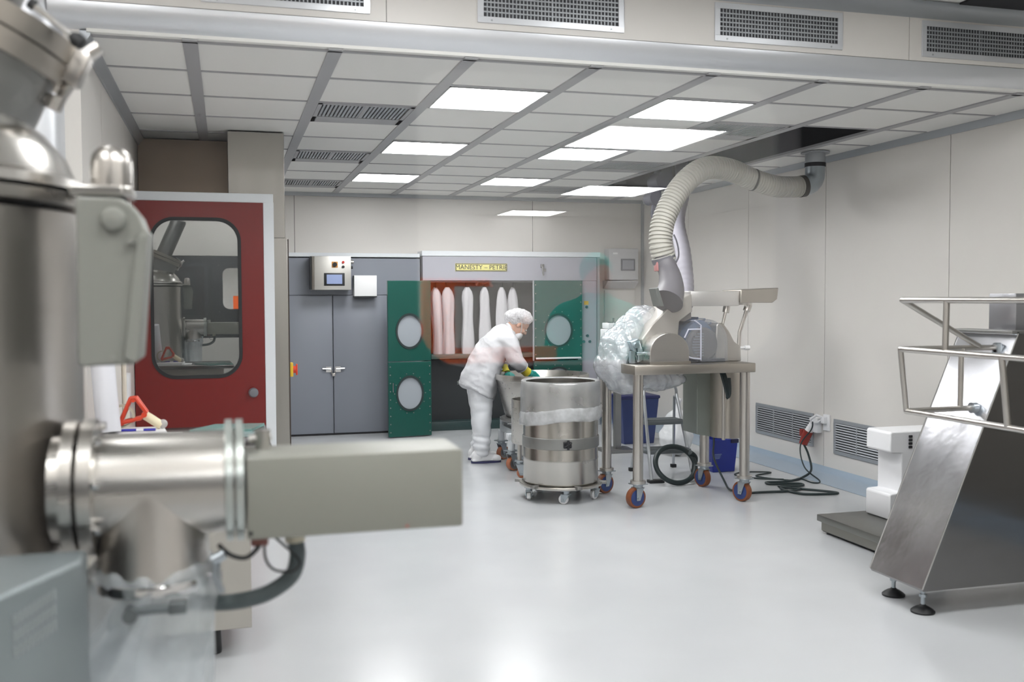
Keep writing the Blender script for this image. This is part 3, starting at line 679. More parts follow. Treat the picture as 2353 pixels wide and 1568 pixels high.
for x, y, an in ((2.815, 6.565, math.radians(15)), (3.645, 6.53, math.radians(-68)), (2.80, 7.14, math.radians(20)), (3.625, 7.13, math.radians(-75))):
    g = G(); g.cyl((x, y, .19), (x, y, .958), .037, n=24, caps=True); g.cyl((x, y, .175), (x, y, .195), .055); obj('leg', g, steel, t)
    castor(t, x, y, .075, an, .175)
# arched belt cover in front
g = G(); ax0, ax1, zt = 2.905, 3.212, 1.25; cxa = (ax0+ax1)/2; ra = (ax1-ax0)/2
arch = [(ax1, 1.026)]+[(cxa+ra*math.cos(math.radians(a)), zt-ra*.92+ra*.92*math.sin(math.radians(a))) for a in range(0, 181, 12)]+[(ax0, 1.026)]
g.prism(arch, 1, 6.56, 6.76); obj('belt_cover', g, steelh, t, bevel=.004)
g = G(); g.box(2.90, 3.22, 6.55, 6.78, 1.026, 1.045); obj('cover_foot', g, steelw, t)
# angled grey feed chute
g = G(); g.prism([(2.92,1.06),(2.90,1.20),(2.985,1.31),(3.10,1.42),(3.17,1.475),(3.30,1.53),(3.305,1.40),(3.20,1.33),(3.18,1.06)], 1, 6.70, 7.0); obj('feed_chute', g, M('chute_grey', (176,172,166), .38, .5), t, bevel=.008)
g = G(); g.prism([(3.20,1.33),(3.30,1.42),(3.305,1.35),(3.25,1.33)], 1, 6.72, 6.98); obj('chute_dark_plate', g, M('chute_dark', (96,94,96), .5), t)  # dark grey wedge under the chute's upper bend
# clamps at the chute mouth
g = G(); g.box(2.83, 2.90, 6.68, 6.80, 1.04, 1.20, bev=.006, rot=Matrix.Rotation(-.35, 3, 'Y')); g.tube([(2.84,6.66,1.10),(2.92,6.66,1.10)], .014); g.tube([(2.86,6.66,1.05),(2.86,6.66,1.19)], .009); g.cyl((2.84,6.64,1.16), (2.84,6.70,1.16), .02); g.box(2.80, 2.83, 6.66, 6.70, 1.03, 1.12); obj('chute_clamp', g, galv, t)
g = G(); g.prism([(2.79,1.026),(2.82,1.026),(2.87,1.15),(2.85,1.19)], 1, 6.70, 6.76); obj('support_strut', g, darkteal, t)
# motor with its clear guard
g = G(); g.lathe([(.05,0),(.145,.0),(.16,.03),(.16,.26),(.14,.30),(.05,.3)], (3.37, 6.76, 1.185), (0,1,0), 36)
for k in range(18):
    a = 2*math.pi*k/18; c_, s_ = math.cos(a), math.sin(a)
    g.box(3.40-.004, 3.40+.004, 6.80, 7.02, 1.185+.15, 1.185+.172, rot=Matrix.Rotation(a, 3, 'Y'), piv=(3.40, 6.9, 1.185))
g.box(3.30, 3.50, 6.80, 7.02, 1.026, 1.06); obj('motor', g, bluemo, t)
g = G(); g.lathe([(.02,0),(.11,0),(.128,.02),(.128,.05),(.02,.05)], (3.40, 6.70, 1.155), (0,1,0), 32); fg = obj('fan_cowl', g, M('cowl_grey', (60,58,66), .35), t)
g = G()
for k in range(9): z = 1.155-.08+.02*k; hw = math.sqrt(max(.0001, .10**2-(z-1.155)**2)); g.box(3.40-hw, 3.40-hw*.1, 6.690, 6.70, z-.004, z+.004)
obj('fan_grille', g, M('pale_lilac_grille', (120,122,140), .4), fg)
g = G(); gp = [(3.57,1.03)]+[(3.39+.18*math.cos(math.radians(a)), 1.18+.165*math.sin(math.radians(a))) for a in range(0, 181, 12)]+[(3.21,1.03)]
gi = [(x*.985+3.39*.015, z-.004 if z > 1.1 else z) for x, z in gp]
g.prism(gp, 1, 6.655, 6.66); R1 = g.ring([(x,6.66,z) for x,z in gp]); R2 = g.ring([(x,7.08,z) for x,z in gp])
for i in range(len(gp)-1): g.face((R1[i], R1[i+1], R2[i+1], R2[i]))
gd = obj('clear_guard', g, clearg, t)
g = G(); g.tube(spline([(3.215,6.652,1.15),(3.23,6.652,1.09),(3.27,6.652,1.06),(3.35,6.652,1.05)], 5), .007, 8); g.tube([(3.35,6.652,1.04),(3.35,6.652,1.30),(3.30,6.652,1.335)], .006, 8); g.tube([(3.35,6.652,1.27),(3.25,6.652,1.27),(3.22,6.652,1.21)], .006, 8); obj('guard_edging', g, M('pale_lilac_edge', (190,192,208), .3), gd)
g = G(); g.box(3.34, 3.56, 6.67, 7.05, 1.026, 1.05); obj('motor_foot', g, dark, t)
g = G(); g.prism([(3.50,1.026),(3.50,1.30),(3.53,1.315),(3.565,1.305),(3.61,1.25),(3.65,1.175),(3.705,1.135),(3.71,1.026)], 1, 6.70, 7.05); obj('end_cover', g, steel, t, bevel=.008)
# inclined tray on bent arms
g = G(); g.box(3.30, 3.70, 6.72, 7.0, 1.44, 1.552, bev=.006); tr_ = obj('tray', g, M('bright_tray', (208,206,204), .3, .7), t)
g = G(); g.prism([(3.702,1.462),(3.97,1.462),(4.01,1.49),(4.02,1.575),(3.702,1.56)], 1, 6.70, 7.0); obj('tray_end', g, steelw, tr_, bevel=.006)
g = G(); g.tube([(3.79,6.8,1.46),(3.81,6.8,1.425),(3.745,6.8,1.24),(3.735,6.8,1.026)], .012); g.tube([(3.815,6.82,1.46),(3.83,6.82,1.425),(3.765,6.82,1.24),(3.755,6.82,1.026)], .010); g.cyl((3.81,6.81,1.40), (3.83,6.81,1.45), .028); g.cyl((3.79,6.81,1.447), (3.79,6.81,1.463), .06); obj('arm', g, steel, t)
g = G(); g.tube([(3.64,6.8,1.45),(3.63,6.8,1.40),(3.60,6.8,1.28),(3.60,6.8,1.24)], .012); g.cyl((3.63,6.8,1.39), (3.64,6.8,1.44), .026); obj('arm', g, steel, t)
g = G(); g.cyl((3.79,6.8,1.12), (3.83,6.8,1.12), .018); g.cyl((3.725,6.8,1.12), (3.79,6.8,1.12), .01); obj('arm_knob', g, white, t)
# tank hanging under the table
g = G(); g.prism([(3.47,.45),(3.60,.425),(3.60,.955),(3.47,.955)], 1, 6.95, 7.2); obj('tank_panel', g, M('dull_green_steel', (150,156,150), .35, .7), t, bevel=.004)
g = G(); g.lathe([(.115,.425),(.128,.43),(.128,.952),(.115,.955)], (3.705, 6.92, 0), n=36); obj('tank', g, steelw, t)
g = G(); g.tube([(3.585,6.74,.43),(3.585,6.74,.86),(3.575,6.74,.93)], .013); obj('tank_rod', g, steel, t)
g = G()
for k, (dx, dz) in enumerate(((0,0),(.014,.01),(.026,-.005))): g.tube(spline([(3.545+dx,6.72,.955),(3.555+dx,6.70,.90),(3.585+dx*.5,6.70,.80),(3.60-dx*.3,6.70,.755+dz),(3.615,6.70,.80),(3.59+dx,6.71,.90)], 5), .011, 8)
obj('cable_bundle', g, darkteal, t)
# plastic bag round the outlet
g = G()
for c, r in (((2.81,6.92,1.09),(.15,.19,.19)), ((2.79,6.92,1.0),(.165,.2,.14)), ((2.87,6.93,.87),(.15,.2,.09)), ((2.90,6.93,1.24),(.11,.16,.14)), ((2.99,6.95,1.36),(.10,.13,.08)), ((3.08,6.95,.885),(.22,.19,.085)), ((3.22,6.95,.89),(.15,.17,.06)), ((3.05,6.95,1.405),(.06,.09,.04))): g.ball(c, r, u=24, v=16)
bg = obj('plastic_bag', g, bagm, t, remesh=.016, smoothmod=14)
me = bg.data
for v in me.vertices:
    p = v.co; n_ = v.normal; q = p*9
    a = noise.noise(p*6)*.02-abs(noise.noise(Vector((p.x*15+p.z*6,p.y*6,p.z*6-p.x*5))))*.022+.010
    v.co = p+n_*a
# ================================================================ EXTRACTION DUCT
t = thing('extraction_arm', 'cream corrugated extraction hose curving from the ceiling down to a grey nozzle over the mill', 'extraction hose', (4.65, 7.2, H))
DP = [(3.149,6.85,1.778),(3.117,6.85,1.907),(3.146,6.87,2.07),(3.245,6.9,2.253),(3.367,6.93,2.39),(3.505,6.96,2.48),(3.647,7.0,2.505),(3.823,7.05,2.49),(4.023,7.1,2.435),(4.241,7.14,2.395),(4.40,7.17,2.395),(4.51,7.19,2.405)]
pts = spline(DP, 44); g = G(); acc = 0; rad = []
for i, p in enumerate(pts):
    if i: acc += (p-pts[i-1]).length
    q = acc/.0265; f = q-math.floor(q)
    am = .0055 if acc < 1.25 else .003
    rad.append(.083+(am if f < .5 else -am))
g.tube(pts, .083, 28, radii=rad); obj('flexible_hose', g, ductm, t, smooth=25)
g = G(); g.tube([(4.50,7.19,2.403),(4.545,7.19,2.41)], .088, 28); g.tube([(4.02,7.1,2.4355),(4.035,7.1,2.433)], .0885, 28); obj('hose_band', g, M('dark_band', (70,68,64), .5), t)
g = G(); e = [(4.53,7.19,2.405)]+[(4.545+.10*math.sin(math.radians(a)), 7.195, 2.51-.10*math.cos(math.radians(a))) for a in range(5, 91, 17)]+[(4.648,7.2,2.56),(4.648,7.2,2.60)]
g.tube(e, .08, 28); obj('elbow', g, galv, t)
g = G(); g.tube([(4.648,7.2,2.568),(4.648,7.2,2.60)], .0835, 28); obj('clamp_ring', g, dark, t)
g = G(); g.tube([(4.648,7.2,2.60),(4.648,7.2,2.684)], .081, 28); g.tube([(4.648,7.2,2.676),(4.648,7.2,2.6875)], .115, 28); obj('ceiling_collar', g, alumd, t)
g = G(); npts = spline([(3.138,6.85,1.80),(3.15,6.81,1.73),(3.153,6.76,1.655),(3.13,6.70,1.56),(3.075,6.645,1.475)], 6)
rr = [.086+.0*i for i in range(len(npts))]
for i in range(len(npts)):
    q = i/(len(npts)-1); rr[i] = .080-.008*math.sin(q*math.pi)+.055*max(0, q-.3)
g.tube(npts, .08, 28, radii=rr); nz = obj('nozzle', g, nozzle, t)
g = G(); c0 = Vector((3.148,6.85,1.772)); d0 = Vector((.3,0,-.9)).normalized(); g.cyl(c0, c0+d0*.014, .088, n=28); obj('pale_band', g, M('pale_band', (196,200,204), .4), nz)
g = G(); g.cyl(c0-d0*.04, c0, .09, n=28); obj('cuff', g, M('cuff_grey', (96,96,104), .5), nz)
g = G(); g.prism([(2.975,1.44),(3.01,1.44),(2.965,1.575),(2.94,1.57)], 1, 6.55, 6.67); obj('flap', g, M('flap_dark', (82,86,84), .5), nz, bevel=.004)
g = G(); g.box(3.065, 3.085, 6.80, 6.86, 1.70, 1.77, bev=.006); obj('red_catch', g, M('faded_red', (170,110,110), .5), nz)
g = G(); g.tube(spline([(3.19,6.78,1.97),(3.205,6.77,1.93),(3.222,6.77,1.87),(3.225,6.77,1.81),(3.205,6.77,1.765)], 5), .006, 8); obj('strap', g, M('strap_grey', (74,74,84), .6), nz)
# second hose and gear hanging from the slot behind it
t = thing('hanging_hose', 'lilac-grey ribbed hose hanging from the black ceiling slot behind the cream hose', 'hose', (4.1, 7.9, 2.9))
hp = spline([(4.24,8.9,2.95),(4.18,8.7,2.7),(3.96,8.25,2.42),(3.75,7.9,2.16),(3.685,7.65,1.88),(3.64,7.5,1.62),(3.56,7.35,1.44)], 30)
g = G(); g.tube(hp, .065, 24, radii=[.064+(.0012 if (i//3)%2 else -.0012) for i in range(len(hp))]); obj('hose', g, grayhose, t, smooth=25)
t = thing('hoist_gear', 'dark hoist fittings hanging from the ceiling slot behind the hose, over the corner', 'hoist', (4.0, 8.7, 2.95))
g = G(); g.box(3.93, 4.05, 8.64, 8.80, 2.52, 2.98, bev=.01); g.cyl((3.96,8.6,2.60), (3.96,8.82,2.60), .09); obj('motor_block', g, M('dark_lilac', (78,78,92), .5), t)
g = G(); g.box(3.86, 3.95, 8.66, 8.78, 2.38, 2.53, bev=.01); g.tube([(3.93,8.72,2.55),(3.90,8.72,2.30),(3.93,8.72,2.16)], .035); g.cyl((3.88,8.63,2.44), (3.88,8.80,2.44), .06); obj('hook_block', g, M('dark_lilac2', (92,92,106), .5), t)
# ================================================================ DRUM ON ITS DOLLY
dcx, dcy, dr = 2.405, 7.08, .281
t = thing('drum_dolly', 'round steel dolly on white castors under the plastic-lined drum', 'dolly', (dcx, dcy, 0))
g = G(); g.lathe([(.19,.105),(.31,.105),(.312,.108),(.312,.122),(.31,.125),(.19,.125)], (dcx,dcy,0), n=48); obj('ring_plate', g, steelh, t)
g = G()
for a in range(6):
    an = math.radians(60*a+35); x, y = dcx+.318*math.cos(an), dcy+.318*math.sin(an); g.box(x-.03, x+.03, y-.02, y+.02, .112, .135, bev=.003, rot=Matrix.Rotation(an, 3, 'Z'))
o = obj('edge_lugs', g, steeld, t)
for a in (-100, -28, 44, 116, 188): castor(t, dcx+.265*math.cos(math.radians(a)), dcy+.265*math.sin(math.radians(a)), .036, math.radians(a+60), .104, .024, white, white, plate=.032)
t = thing('steel_drum', 'shiny steel drum with a banded middle and plastic liner, on the white-wheeled dolly', 'drum', (dcx, dcy, .126))
g = G(); g.lathe([(.02,.128),(dr-.01,.128),(dr,.14),(dr,.30),(dr+.003,.31),(dr,.32),(dr,.86),(dr+.006,.868),(dr+.006,.876),(dr,.88),(dr-.004,.88),(dr-.004,.15),(.02,.145)], (dcx,dcy,0), n=64, capa=True, capb=True); obj('shell', g, polish, t)
g = G(); g.lathe([(dr+.002,.395),(dr+.008,.40),(dr+.008,.475),(dr+.002,.48)], (dcx,dcy,0), n=64, capa=False, capb=False); bd = obj('clamp_band', g, steeld, t)
g = G(); an = math.radians(-99); bx_, by_ = dcx+(dr+.012)*math.cos(an), dcy+(dr+.012)*math.sin(an)
g.box(bx_-.03, bx_+.03, by_-.012, by_+.006, .415, .46, bev=.004); g.cyl((bx_,by_-.02,.405), (bx_,by_-.02,.475), .009); g.tube([(bx_-.026,by_-.016,.425),(bx_,by_-.024,.44),(bx_+.026,by_-.016,.455)], .007, 8); g.tube([(bx_-.026,by_-.016,.455),(bx_+.026,by_-.016,.425)], .006, 8); obj('band_clasp', g, dark, bd)
g = G(); n = 72; R = []
for k, (z, r) in enumerate(((.882,dr-.02),(.888,dr+.0),(.890,dr+.010),(.885,dr+.016),(.82,dr+.019),(.76,dr+.021),(.70,dr+.021),(.66,dr+.022),(.62,dr+.020),(.60,dr+.018))):
    ring = []
    for a in range(n):
        th = 2*math.pi*a/n; wv = .5+.5*noise.noise(Vector((math.cos(th)*.9, math.sin(th)*.9, 1.7))); fall = max(0, min(1, (.72-z)/.12))
        rr = r+.006*fall*noise.noise(Vector((th*5, z*30, 0))); ring.append((dcx+rr*math.cos(th), dcy+rr*math.sin(th), z+fall*.11*(wv-.5)-.02*fall*math.sin(th-1.0)))
    R.append(g.ring(ring))
for a, b in zip(R, R[1:]): g.bridge(a, b)
obj('plastic_liner', g, linerm, t, smooth=80)
g = G(); R = []
for z, r in ((.69,dr+.025),(.67,dr+.031),(.65,dr+.028),(.63,dr+.034),(.615,dr+.03),(.60,dr+.033),(.59,dr+.024)):
    ring = []
    for a in range(n):
        th = 2*math.pi*a/n; wv = .5+.5*noise.noise(Vector((math.cos(th)*.9, math.sin(th)*.9, 1.7)))
        ring.append((dcx+(r+.004*noise.noise(Vector((th*9,z*40,3))))*math.cos(th), dcy+(r+.004*noise.noise(Vector((th*9,z*40,3))))*math.sin(th), z+.09*(wv-.5)+.008*noise.noise(Vector((th*6,z*9,5)))-.02*math.sin(th-1.0)))
    R.append(g.ring(ring))
for a, b in zip(R, R[1:]): g.bridge(a, b)
obj('liner_fold', g, film('liner_fold_film', (240,242,244), .62, .25, .3, 12, .2, .3), t, smooth=80)
# ================================================================ PRODUCT BOWL and small drum behind
bx, by = 2.75, 8.62
t = thing('product_bowl', 'wide conical steel bowl on a castor trolley, in front of the white-coated person', 'bowl', (bx, by, 0))
g = G(); g.lathe([(.02,.44),(.33,.44),(.345,.47),(.40,.70),(.41,.765),(.425,.77),(.43,.80),(.425,.822),(.415,.822),(.405,.78),(.39,.70),(.33,.47),(.02,.46)], (bx,by,0), n=56); obj('bowl', g, steelh, t)
g = G(); g.lathe([(.30,.39),(.375,.395),(.385,.41),(.375,.425),(.30,.438)], (bx,by,0), n=48); obj('clamp_ring', g, steeld, t)
g = G()
for sx in (-1, 1): g.box(bx+sx*.28-.03, bx+sx*.28+.03, by-.33, by+.33, .27, .33, bev=.004)
g.box(bx-.3, bx+.3, by-.34, by-.29, .27, .33, bev=.004); g.box(bx-.3, bx+.3, by+.29, by+.34, .27, .33, bev=.004)
for sx in (-1,1):
    for sy in (-1,1): g.box(bx+sx*.28-.028, bx+sx*.28+.028, by+sy*.3-.028, by+sy*.3+.028, .33, .40)
g.box(bx-.42, bx-.30, by-.34, by-.28, .275, .325, bev=.003); obj('trolley_frame', g, whitep, t)
for x, y in ((bx-.38,by-.31),(bx+.30,by-.31),(bx-.30,by+.31),(bx+.30,by+.31)):
    obj('leg', G().cyl((x,y,.18), (x,y,.275), .03), whitep, t); castor(t, x, y, .062, math.radians(200), .18, .05, steeld, M('rust_tread', (180,112,80), .5) if 'rust_tread' not in bpy.data.materials else bpy.data.materials['rust_tread'])
sx_, sy_ = 2.50, 8.0
t = thing('small_drum', 'plain grey steel drum on a castor frame, half hidden behind the lined drum', 'drum', (sx_, sy_, 0))
g = G(); g.lathe([(.02,.285),(.205,.285),(.21,.295),(.21,.655),(.203,.655),(.203,.30),(.02,.295)], (sx_,sy_,0), n=48); obj('shell', g, steelh, t)
for a in (198, 290, 20, 110): 
    x, y = sx_+.17*math.cos(math.radians(a)), sy_+.17*math.sin(math.radians(a))
    obj('leg', G().cyl((x,y,.15), (x,y,.285), .018), steel, t); castor(t, x, y, .045, math.radians(160), .15, .035, bpy.data.materials['rust_tread'], bpy.data.materials['rust_tread'], plate=.04)
# ================================================================ STEP LADDER
t = thing('step_ladder', 'aluminium step ladder with dark treads standing behind the mill cart', 'step ladder', (3.5, 7.6, 0))
lf = [(3.30,7.42,.02), (3.71,7.50,.02)]; lt = [(3.36,7.72,.68), (3.69,7.78,.68)]
ga = M('ladder_aluminium', (188,192,196), .35, .7)
for a, b in zip(lf, lt): obj('front_rail', G().tube([a, b], .014, 10), ga, t)
g = G(); g.tube(spline([lt[0],(3.375,7.74,.735),(3.42,7.75,.76),(3.52,7.76,.765),(3.63,7.775,.76),(3.68,7.78,.735),lt[1]], 5), .013, 10); obj('top_handle', g, ga, t)
for a, b in (((3.36,7.76,.66),(3.36,7.98,.02)), ((3.68,7.80,.66),(3.79,8.05,.02))): obj('rear_rail', G().tube([a, b], .012, 10), ga, t)
for z, q in ((.245,.34),(.475,.69)):
    y = 7.45+.3*q; g = G(); g.box(3.30+.06*q, 3.72-.03*q, y-.02, y+.17, z-.036, z, bev=.006); tr_ = obj('tread', g, M('tread_grey', (120,126,130), .4, .3) if 'tread_grey' not in bpy.data.materials else bpy.data.materials['tread_grey'], t)
    g = G(); g.box(3.315+.06*q, 3.705-.03*q, y-.012, y+.16, z, z+.004); obj('tread_mat', g, M('tread_mat', (74,80,84), .6) if 'tread_mat' not in bpy.data.materials else bpy.data.materials['tread_mat'], tr_)
g = G(); g.box(3.27,3.40,7.38,7.45,.0,.025,bev=.004); obj('foot', g, black, t)
for p in ((3.71,7.50),(3.36,7.98),(3.79,8.05)): obj('foot', G().box(p[0]-.022,p[0]+.022,p[1]-.022,p[1]+.022,0,.03,bev=.004), black, t)
# ================================================================ BINS, SACK, HOSE RING
t = thing('waste_bin', 'tall dark blue waste bin behind the left legs of the mill cart', 'bin', (4.07, 9.5, 0))
def bin_(x, y, wt, wb, dt, db, h, mat, rim=True):
    g = G(); A = g.ring([(x+a*wb, y+b*db, 0) for a, b in ((-1,-1),(1,-1),(1,1),(-1,1))]); B = g.ring([(x+a*wt, y+b*dt, h) for a, b in ((-1,-1),(1,-1),(1,1),(-1,1))]); C_ = g.ring([(x+a*(wt-.01), y+b*(dt-.01), h) for a, b in ((-1,-1),(1,-1),(1,1),(-1,1))]); D = g.ring([(x+a*(wb-.01), y+b*(db-.01), .02) for a, b in ((-1,-1),(1,-1),(1,1),(-1,1))])
    g.bridge(A,B); g.bridge(B,C_); g.bridge(C_,D); g.face(A[::-1]); g.face(D); return g
obj('body', bin_(4.07, 9.6, .21, .165, .17, .14, .495, blueb), blueb, t, bevel=.02)
g = G(); g.box(3.85, 4.29, 9.42, 9.78, .465, .50, bev=.012); g2 = obj('rim', g, M('dark_blue_rim', (34,40,92), .4), t)
t = thing('blue_bucket', 'bright blue square bucket standing by the right rear castor of the mill cart', 'bucket', (4.1, 7.75, 0))
obj('body', bin_(4.10, 7.80, .125, .105, .12, .10, .285, blueb2), blueb2, t, bevel=.015)
g = G(); g.box(4.155, 4.228, 7.67, 7.70, .25, .285, bev=.006); obj('handle_lug', g, M('dark_lug', (30,34,70), .5), t)
g = G()
for k in range(4): g.box(4.005, 4.07-.006*k, 7.683, 7.686, .155-.012*k, .160-.012*k)
obj('print', g, M('pale_print', (150,170,220), .5), t)['kind'] = 'stuff'
t = thing('white_sack', 'tied white plastic sack on the floor behind the step ladder', 'sack', (4.1, 8.6, 0))
g = G(); g.ball((4.1,8.65,.17), (.17,.16,.17)); g.ball((4.11,8.65,.30), (.13,.12,.15)); g.cyl((4.115,8.65,.40), (4.12,8.65,.50), .045, .03); g.ball((4.12,8.65,.53), (.05,.045,.035))
sk = obj('sack_body', g, M('white_sack_film', (232,234,236), .35, bump=.4, scale=10), t, remesh=.014, smoothmod=5)
for v in sk.data.vertices: v.co += v.normal*(noise.noise(v.co*14)*.014-abs(noise.noise(v.co*9+Vector((5,5,5))))*.02)
g = G(); rp = [(3.47+.185*math.cos(a)+.0, 7.33+.03*math.cos(a)+.09*math.sin(a), .155+.133*math.sin(a)) for a in [2*math.pi*k/40 for k in range(40)]]
g.tube(rp, .021, 12, closed=True); g.tube(spline([(3.62,7.37,.24),(3.68,7.40,.19),(3.70,7.46,.10),(3.74,7.55,.03),(3.82,7.6,.022)], 6), .021, 12)
tag(obj('rubber_hose', g, darkteal, base=(3.47,7.33,0)), 'dark green rubber hose coiled in a ring leaning on the step ladder', 'hose')
# white cabinet box and stand behind the bag, with a leaning rod
t = thing('bench_scale', 'small white instrument on a grey post behind the plastic bag', 'instrument', (3.62, 9.0, 0))
g = G(); g.box(3.52, 3.78, 8.95, 9.15, 1.10, 1.20, bev=.008); obj('body', g, white, t)
g = G(); g.box(3.54, 3.78, 8.97, 9.15, 1.205, 1.262, bev=.008); obj('lid', g, white, t)
g = G(); g.tube([(3.56,9.0,1.262),(3.60,9.0,1.262),(3.60,9.0,1.31)], .01, 8); g.box(3.55,3.74,9.0,9.03,1.262,1.272); obj('lid_catch', g, steeld, t)
g = G(); g.box(3.63, 3.69, 9.02, 9.08, .0, 1.10); g.box(3.5, 3.8, 8.92, 9.2, 0, .03); obj('post', g, steeld, t)
g = G(); g.tube([(3.27,9.0,.0),(3.49,9.04,.86)], .014, 10); tag(obj('steel_rod', g, ga, base=(3.27,9.0,0)), 'thin grey rod leaning between the bowl and the plastic bag', 'rod')
# ================================================================ WALL PLUGS AND CABLES (right wall)
t = thing('plug_socket', 'red industrial plug hanging from a white socket on the right wall between the grilles', 'plug', (XR, 7.55, .4))
g = G(); g.box(XR-.05, XR, 7.49, 7.60, .33, .46, bev=.008); obj('socket_box', g, white, t)
g = G(); g.cyl((XR-.07,7.60,.33), (XR-.03,7.58,.40), .035); obj('plug_collar', g, white, t)
g = G(); g.cyl((XR-.10,7.63,.22), (XR-.07,7.60,.335), .036, .045); g.box(XR-.12,XR-.09,7.62,7.66,.29,.35,bev=.004); obj('plug_body', g, M('brick_red_plastic', (150,52,42), .45), t)
t = thing('white_plug', 'white plug with a grip loop in the wall socket right of the red plug', 'plug', (XR, 7.42, .44))
g = G(); g.box(XR-.015, XR, 7.37, 7.46, .36, .50, bev=.005); obj('wall_plate', g, white, t)
g = G(); g.tube([(XR-.03,7.43,.47),(XR-.07,7.47,.49),(XR-.10,7.52,.45),(XR-.09,7.52,.42),(XR-.05,7.47,.43)], .012, 8, closed=True); g.box(XR-.045,XR-.01,7.40,7.45,.42,.48,bev=.005); obj('plug_body', g, white, t)
def cable(name, pts, r, label, n=8):
    g = G(); g.tube(spline(pts, n), r, 8); return tag(obj(name, g, darkteal, base=pts[0]), label, 'cable')
cable('power_cable', [(XR-.10,7.63,.23),(4.80,7.5,.15),(4.70,7.30,.05),(4.55,7.2,.012),(4.42,7.12,.012),(4.30,7.08,.012),(4.16,7.10,.012),(4.17,7.02,.012),(4.38,6.98,.012),(4.36,6.90,.012),(4.17,6.93,.012),(4.28,6.78,.012),(4.44,6.60,.012),(4.42,6.54,.012),(4.18,6.60,.012),(4.14,6.85,.012),(4.28,6.80,.012),(4.15,6.73,.012),(3.82,6.745,.012),(3.69,6.62,.012)], .0095, 'thick dark cable running from the red plug in loops to the mill cart')
cable('thin_cable', [(XR-.09,7.50,.43),(4.84,7.52,.36),(4.76,7.56,.22),(4.70,7.40,.06),(4.62,7.05,.008),(4.52,7.0,.008),(4.53,7.20,.008),(4.40,7.15,.008),(4.24,7.40,.008),(4.45,7.52,.008),(4.24,7.60,.008),(4.1,7.5,.008),(4.2,7.3,.008),(4.38,7.2,.008)], .006, 'thin dark cable looping on the floor from the white plug')
cable('motor_lead', [(3.93,7.55,.5),(3.90,7.5,.30),(3.84,7.38,.18),(3.82,7.15,.02),(3.75,6.95,.008),(3.70,6.75,.03),(3.68,6.62,.008)], .008, 'dark cable hanging in front of the blue bucket down to the right front castor')
# ================================================================ VESSEL in the left foreground
vx, vy, vr = -.60, 2.0, .34
t = thing('process_vessel', 'big brushed steel process vessel with a discharge tube and grey box, left foreground', 'process vessel', (vx, vy, 0))
obj('shell', G().lathe([(vr*.9,.62),(vr,.66),(vr,1.655),(vr*.9,1.66)], (vx,vy,0), n=72), steel, t)
g = G(); g.lathe([(vr,1.664),(vr+.017,1.668),(vr+.017,1.688),(vr,1.690)], (vx,vy,0), n=72); obj('lower_flange', g, steelh, t)
g = G(); g.lathe([(vr,1.694),(vr+.017,1.696),(vr+.015,1.712),(vr-.004,1.722)], (vx,vy,0), n=72); obj('upper_flange', g, steelh, t)
g = G(); g.lathe([(vr-.006,1.722),(.318,1.76),(.285,1.80),(.235,1.84),(.21,1.85)], (vx,vy,0), n=72); obj('dome', g, polish, t)
for a in range(0, 360, 60): obj('leg', G().cyl((vx+.25*math.cos(math.radians(a)), vy+.25*math.sin(math.radians(a)), 0), (vx+.25*math.cos(math.radians(a)), vy+.25*math.sin(math.radians(a)), .66), .03), steel, t) if a in (0,120,240) else None
d = Vector((.4,0,.917)).normalized(); c = Vector((-.470,2.0,1.978)); b0 = c-d*.17
g = G(); g.cyl(b0, c, .19, n=48); ip = obj('inlet_pipe', g, steeld, t)
g = G(); g.cyl(c-d*.008, c+d*.028, .207, n=48); g.cyl(c+d*.032, c+d*.068, .207, n=48); obj('inlet_flange', g, steelw, ip)
g = G(); g.cyl(c+d*.068, c+d*.50, .088, n=36); g.tube([c+d*.07+Vector((.05,-.07,0)), c+d*.5+Vector((.05,-.07,0))], .03, 16); g.tube([c+d*.07+Vector((.0,-.09,0)), c+d*.5+Vector((.0,-.09,0))], .024, 16); obj('upper_pipes', g, steeld, ip)
px_ = Vector((.917,0,-.4)); e = c+px_*.205+d*.03
g = G(); g.box(e.x-.01, e.x+.03, 1.97, 2.02, e.z-.03, e.z+.035, bev=.006, rot=Matrix.Rotation(math.radians(23), 3, 'Y')); g.cyl(e+d*.03+px_*.012, e+d*.06+px_*.03, .013); g.tube([e-d*.02+px_*.01, e-d*.06+px_*.005, e-d*.075-px_*.03], .011, 10); g.cyl(e-d*.08-px_*.0, e-d*.055+px_*.0, .016); obj('toggle_clamp', g, steel, ip)
r0, r1 = Vector((-.315,1.9,2.012)), Vector((-.252,1.9,1.962))
g = G(); g.tube([r0, r1], .0055, 10); lv = obj('lever', g, chrome, ip)
g = G(); q = (r1-r0).normalized(); g.tube([r1-q*.002, r1+q*.008, r1+q*.02, r1+q*.026], .01, 14, radii=[.007,.013,.013,.008]); obj('lever_knob', g, black, lv)
g = G(); g.tube([r0-q*.004, r0+q*.006], .010, 12); obj('lever_pivot', g, black, lv)
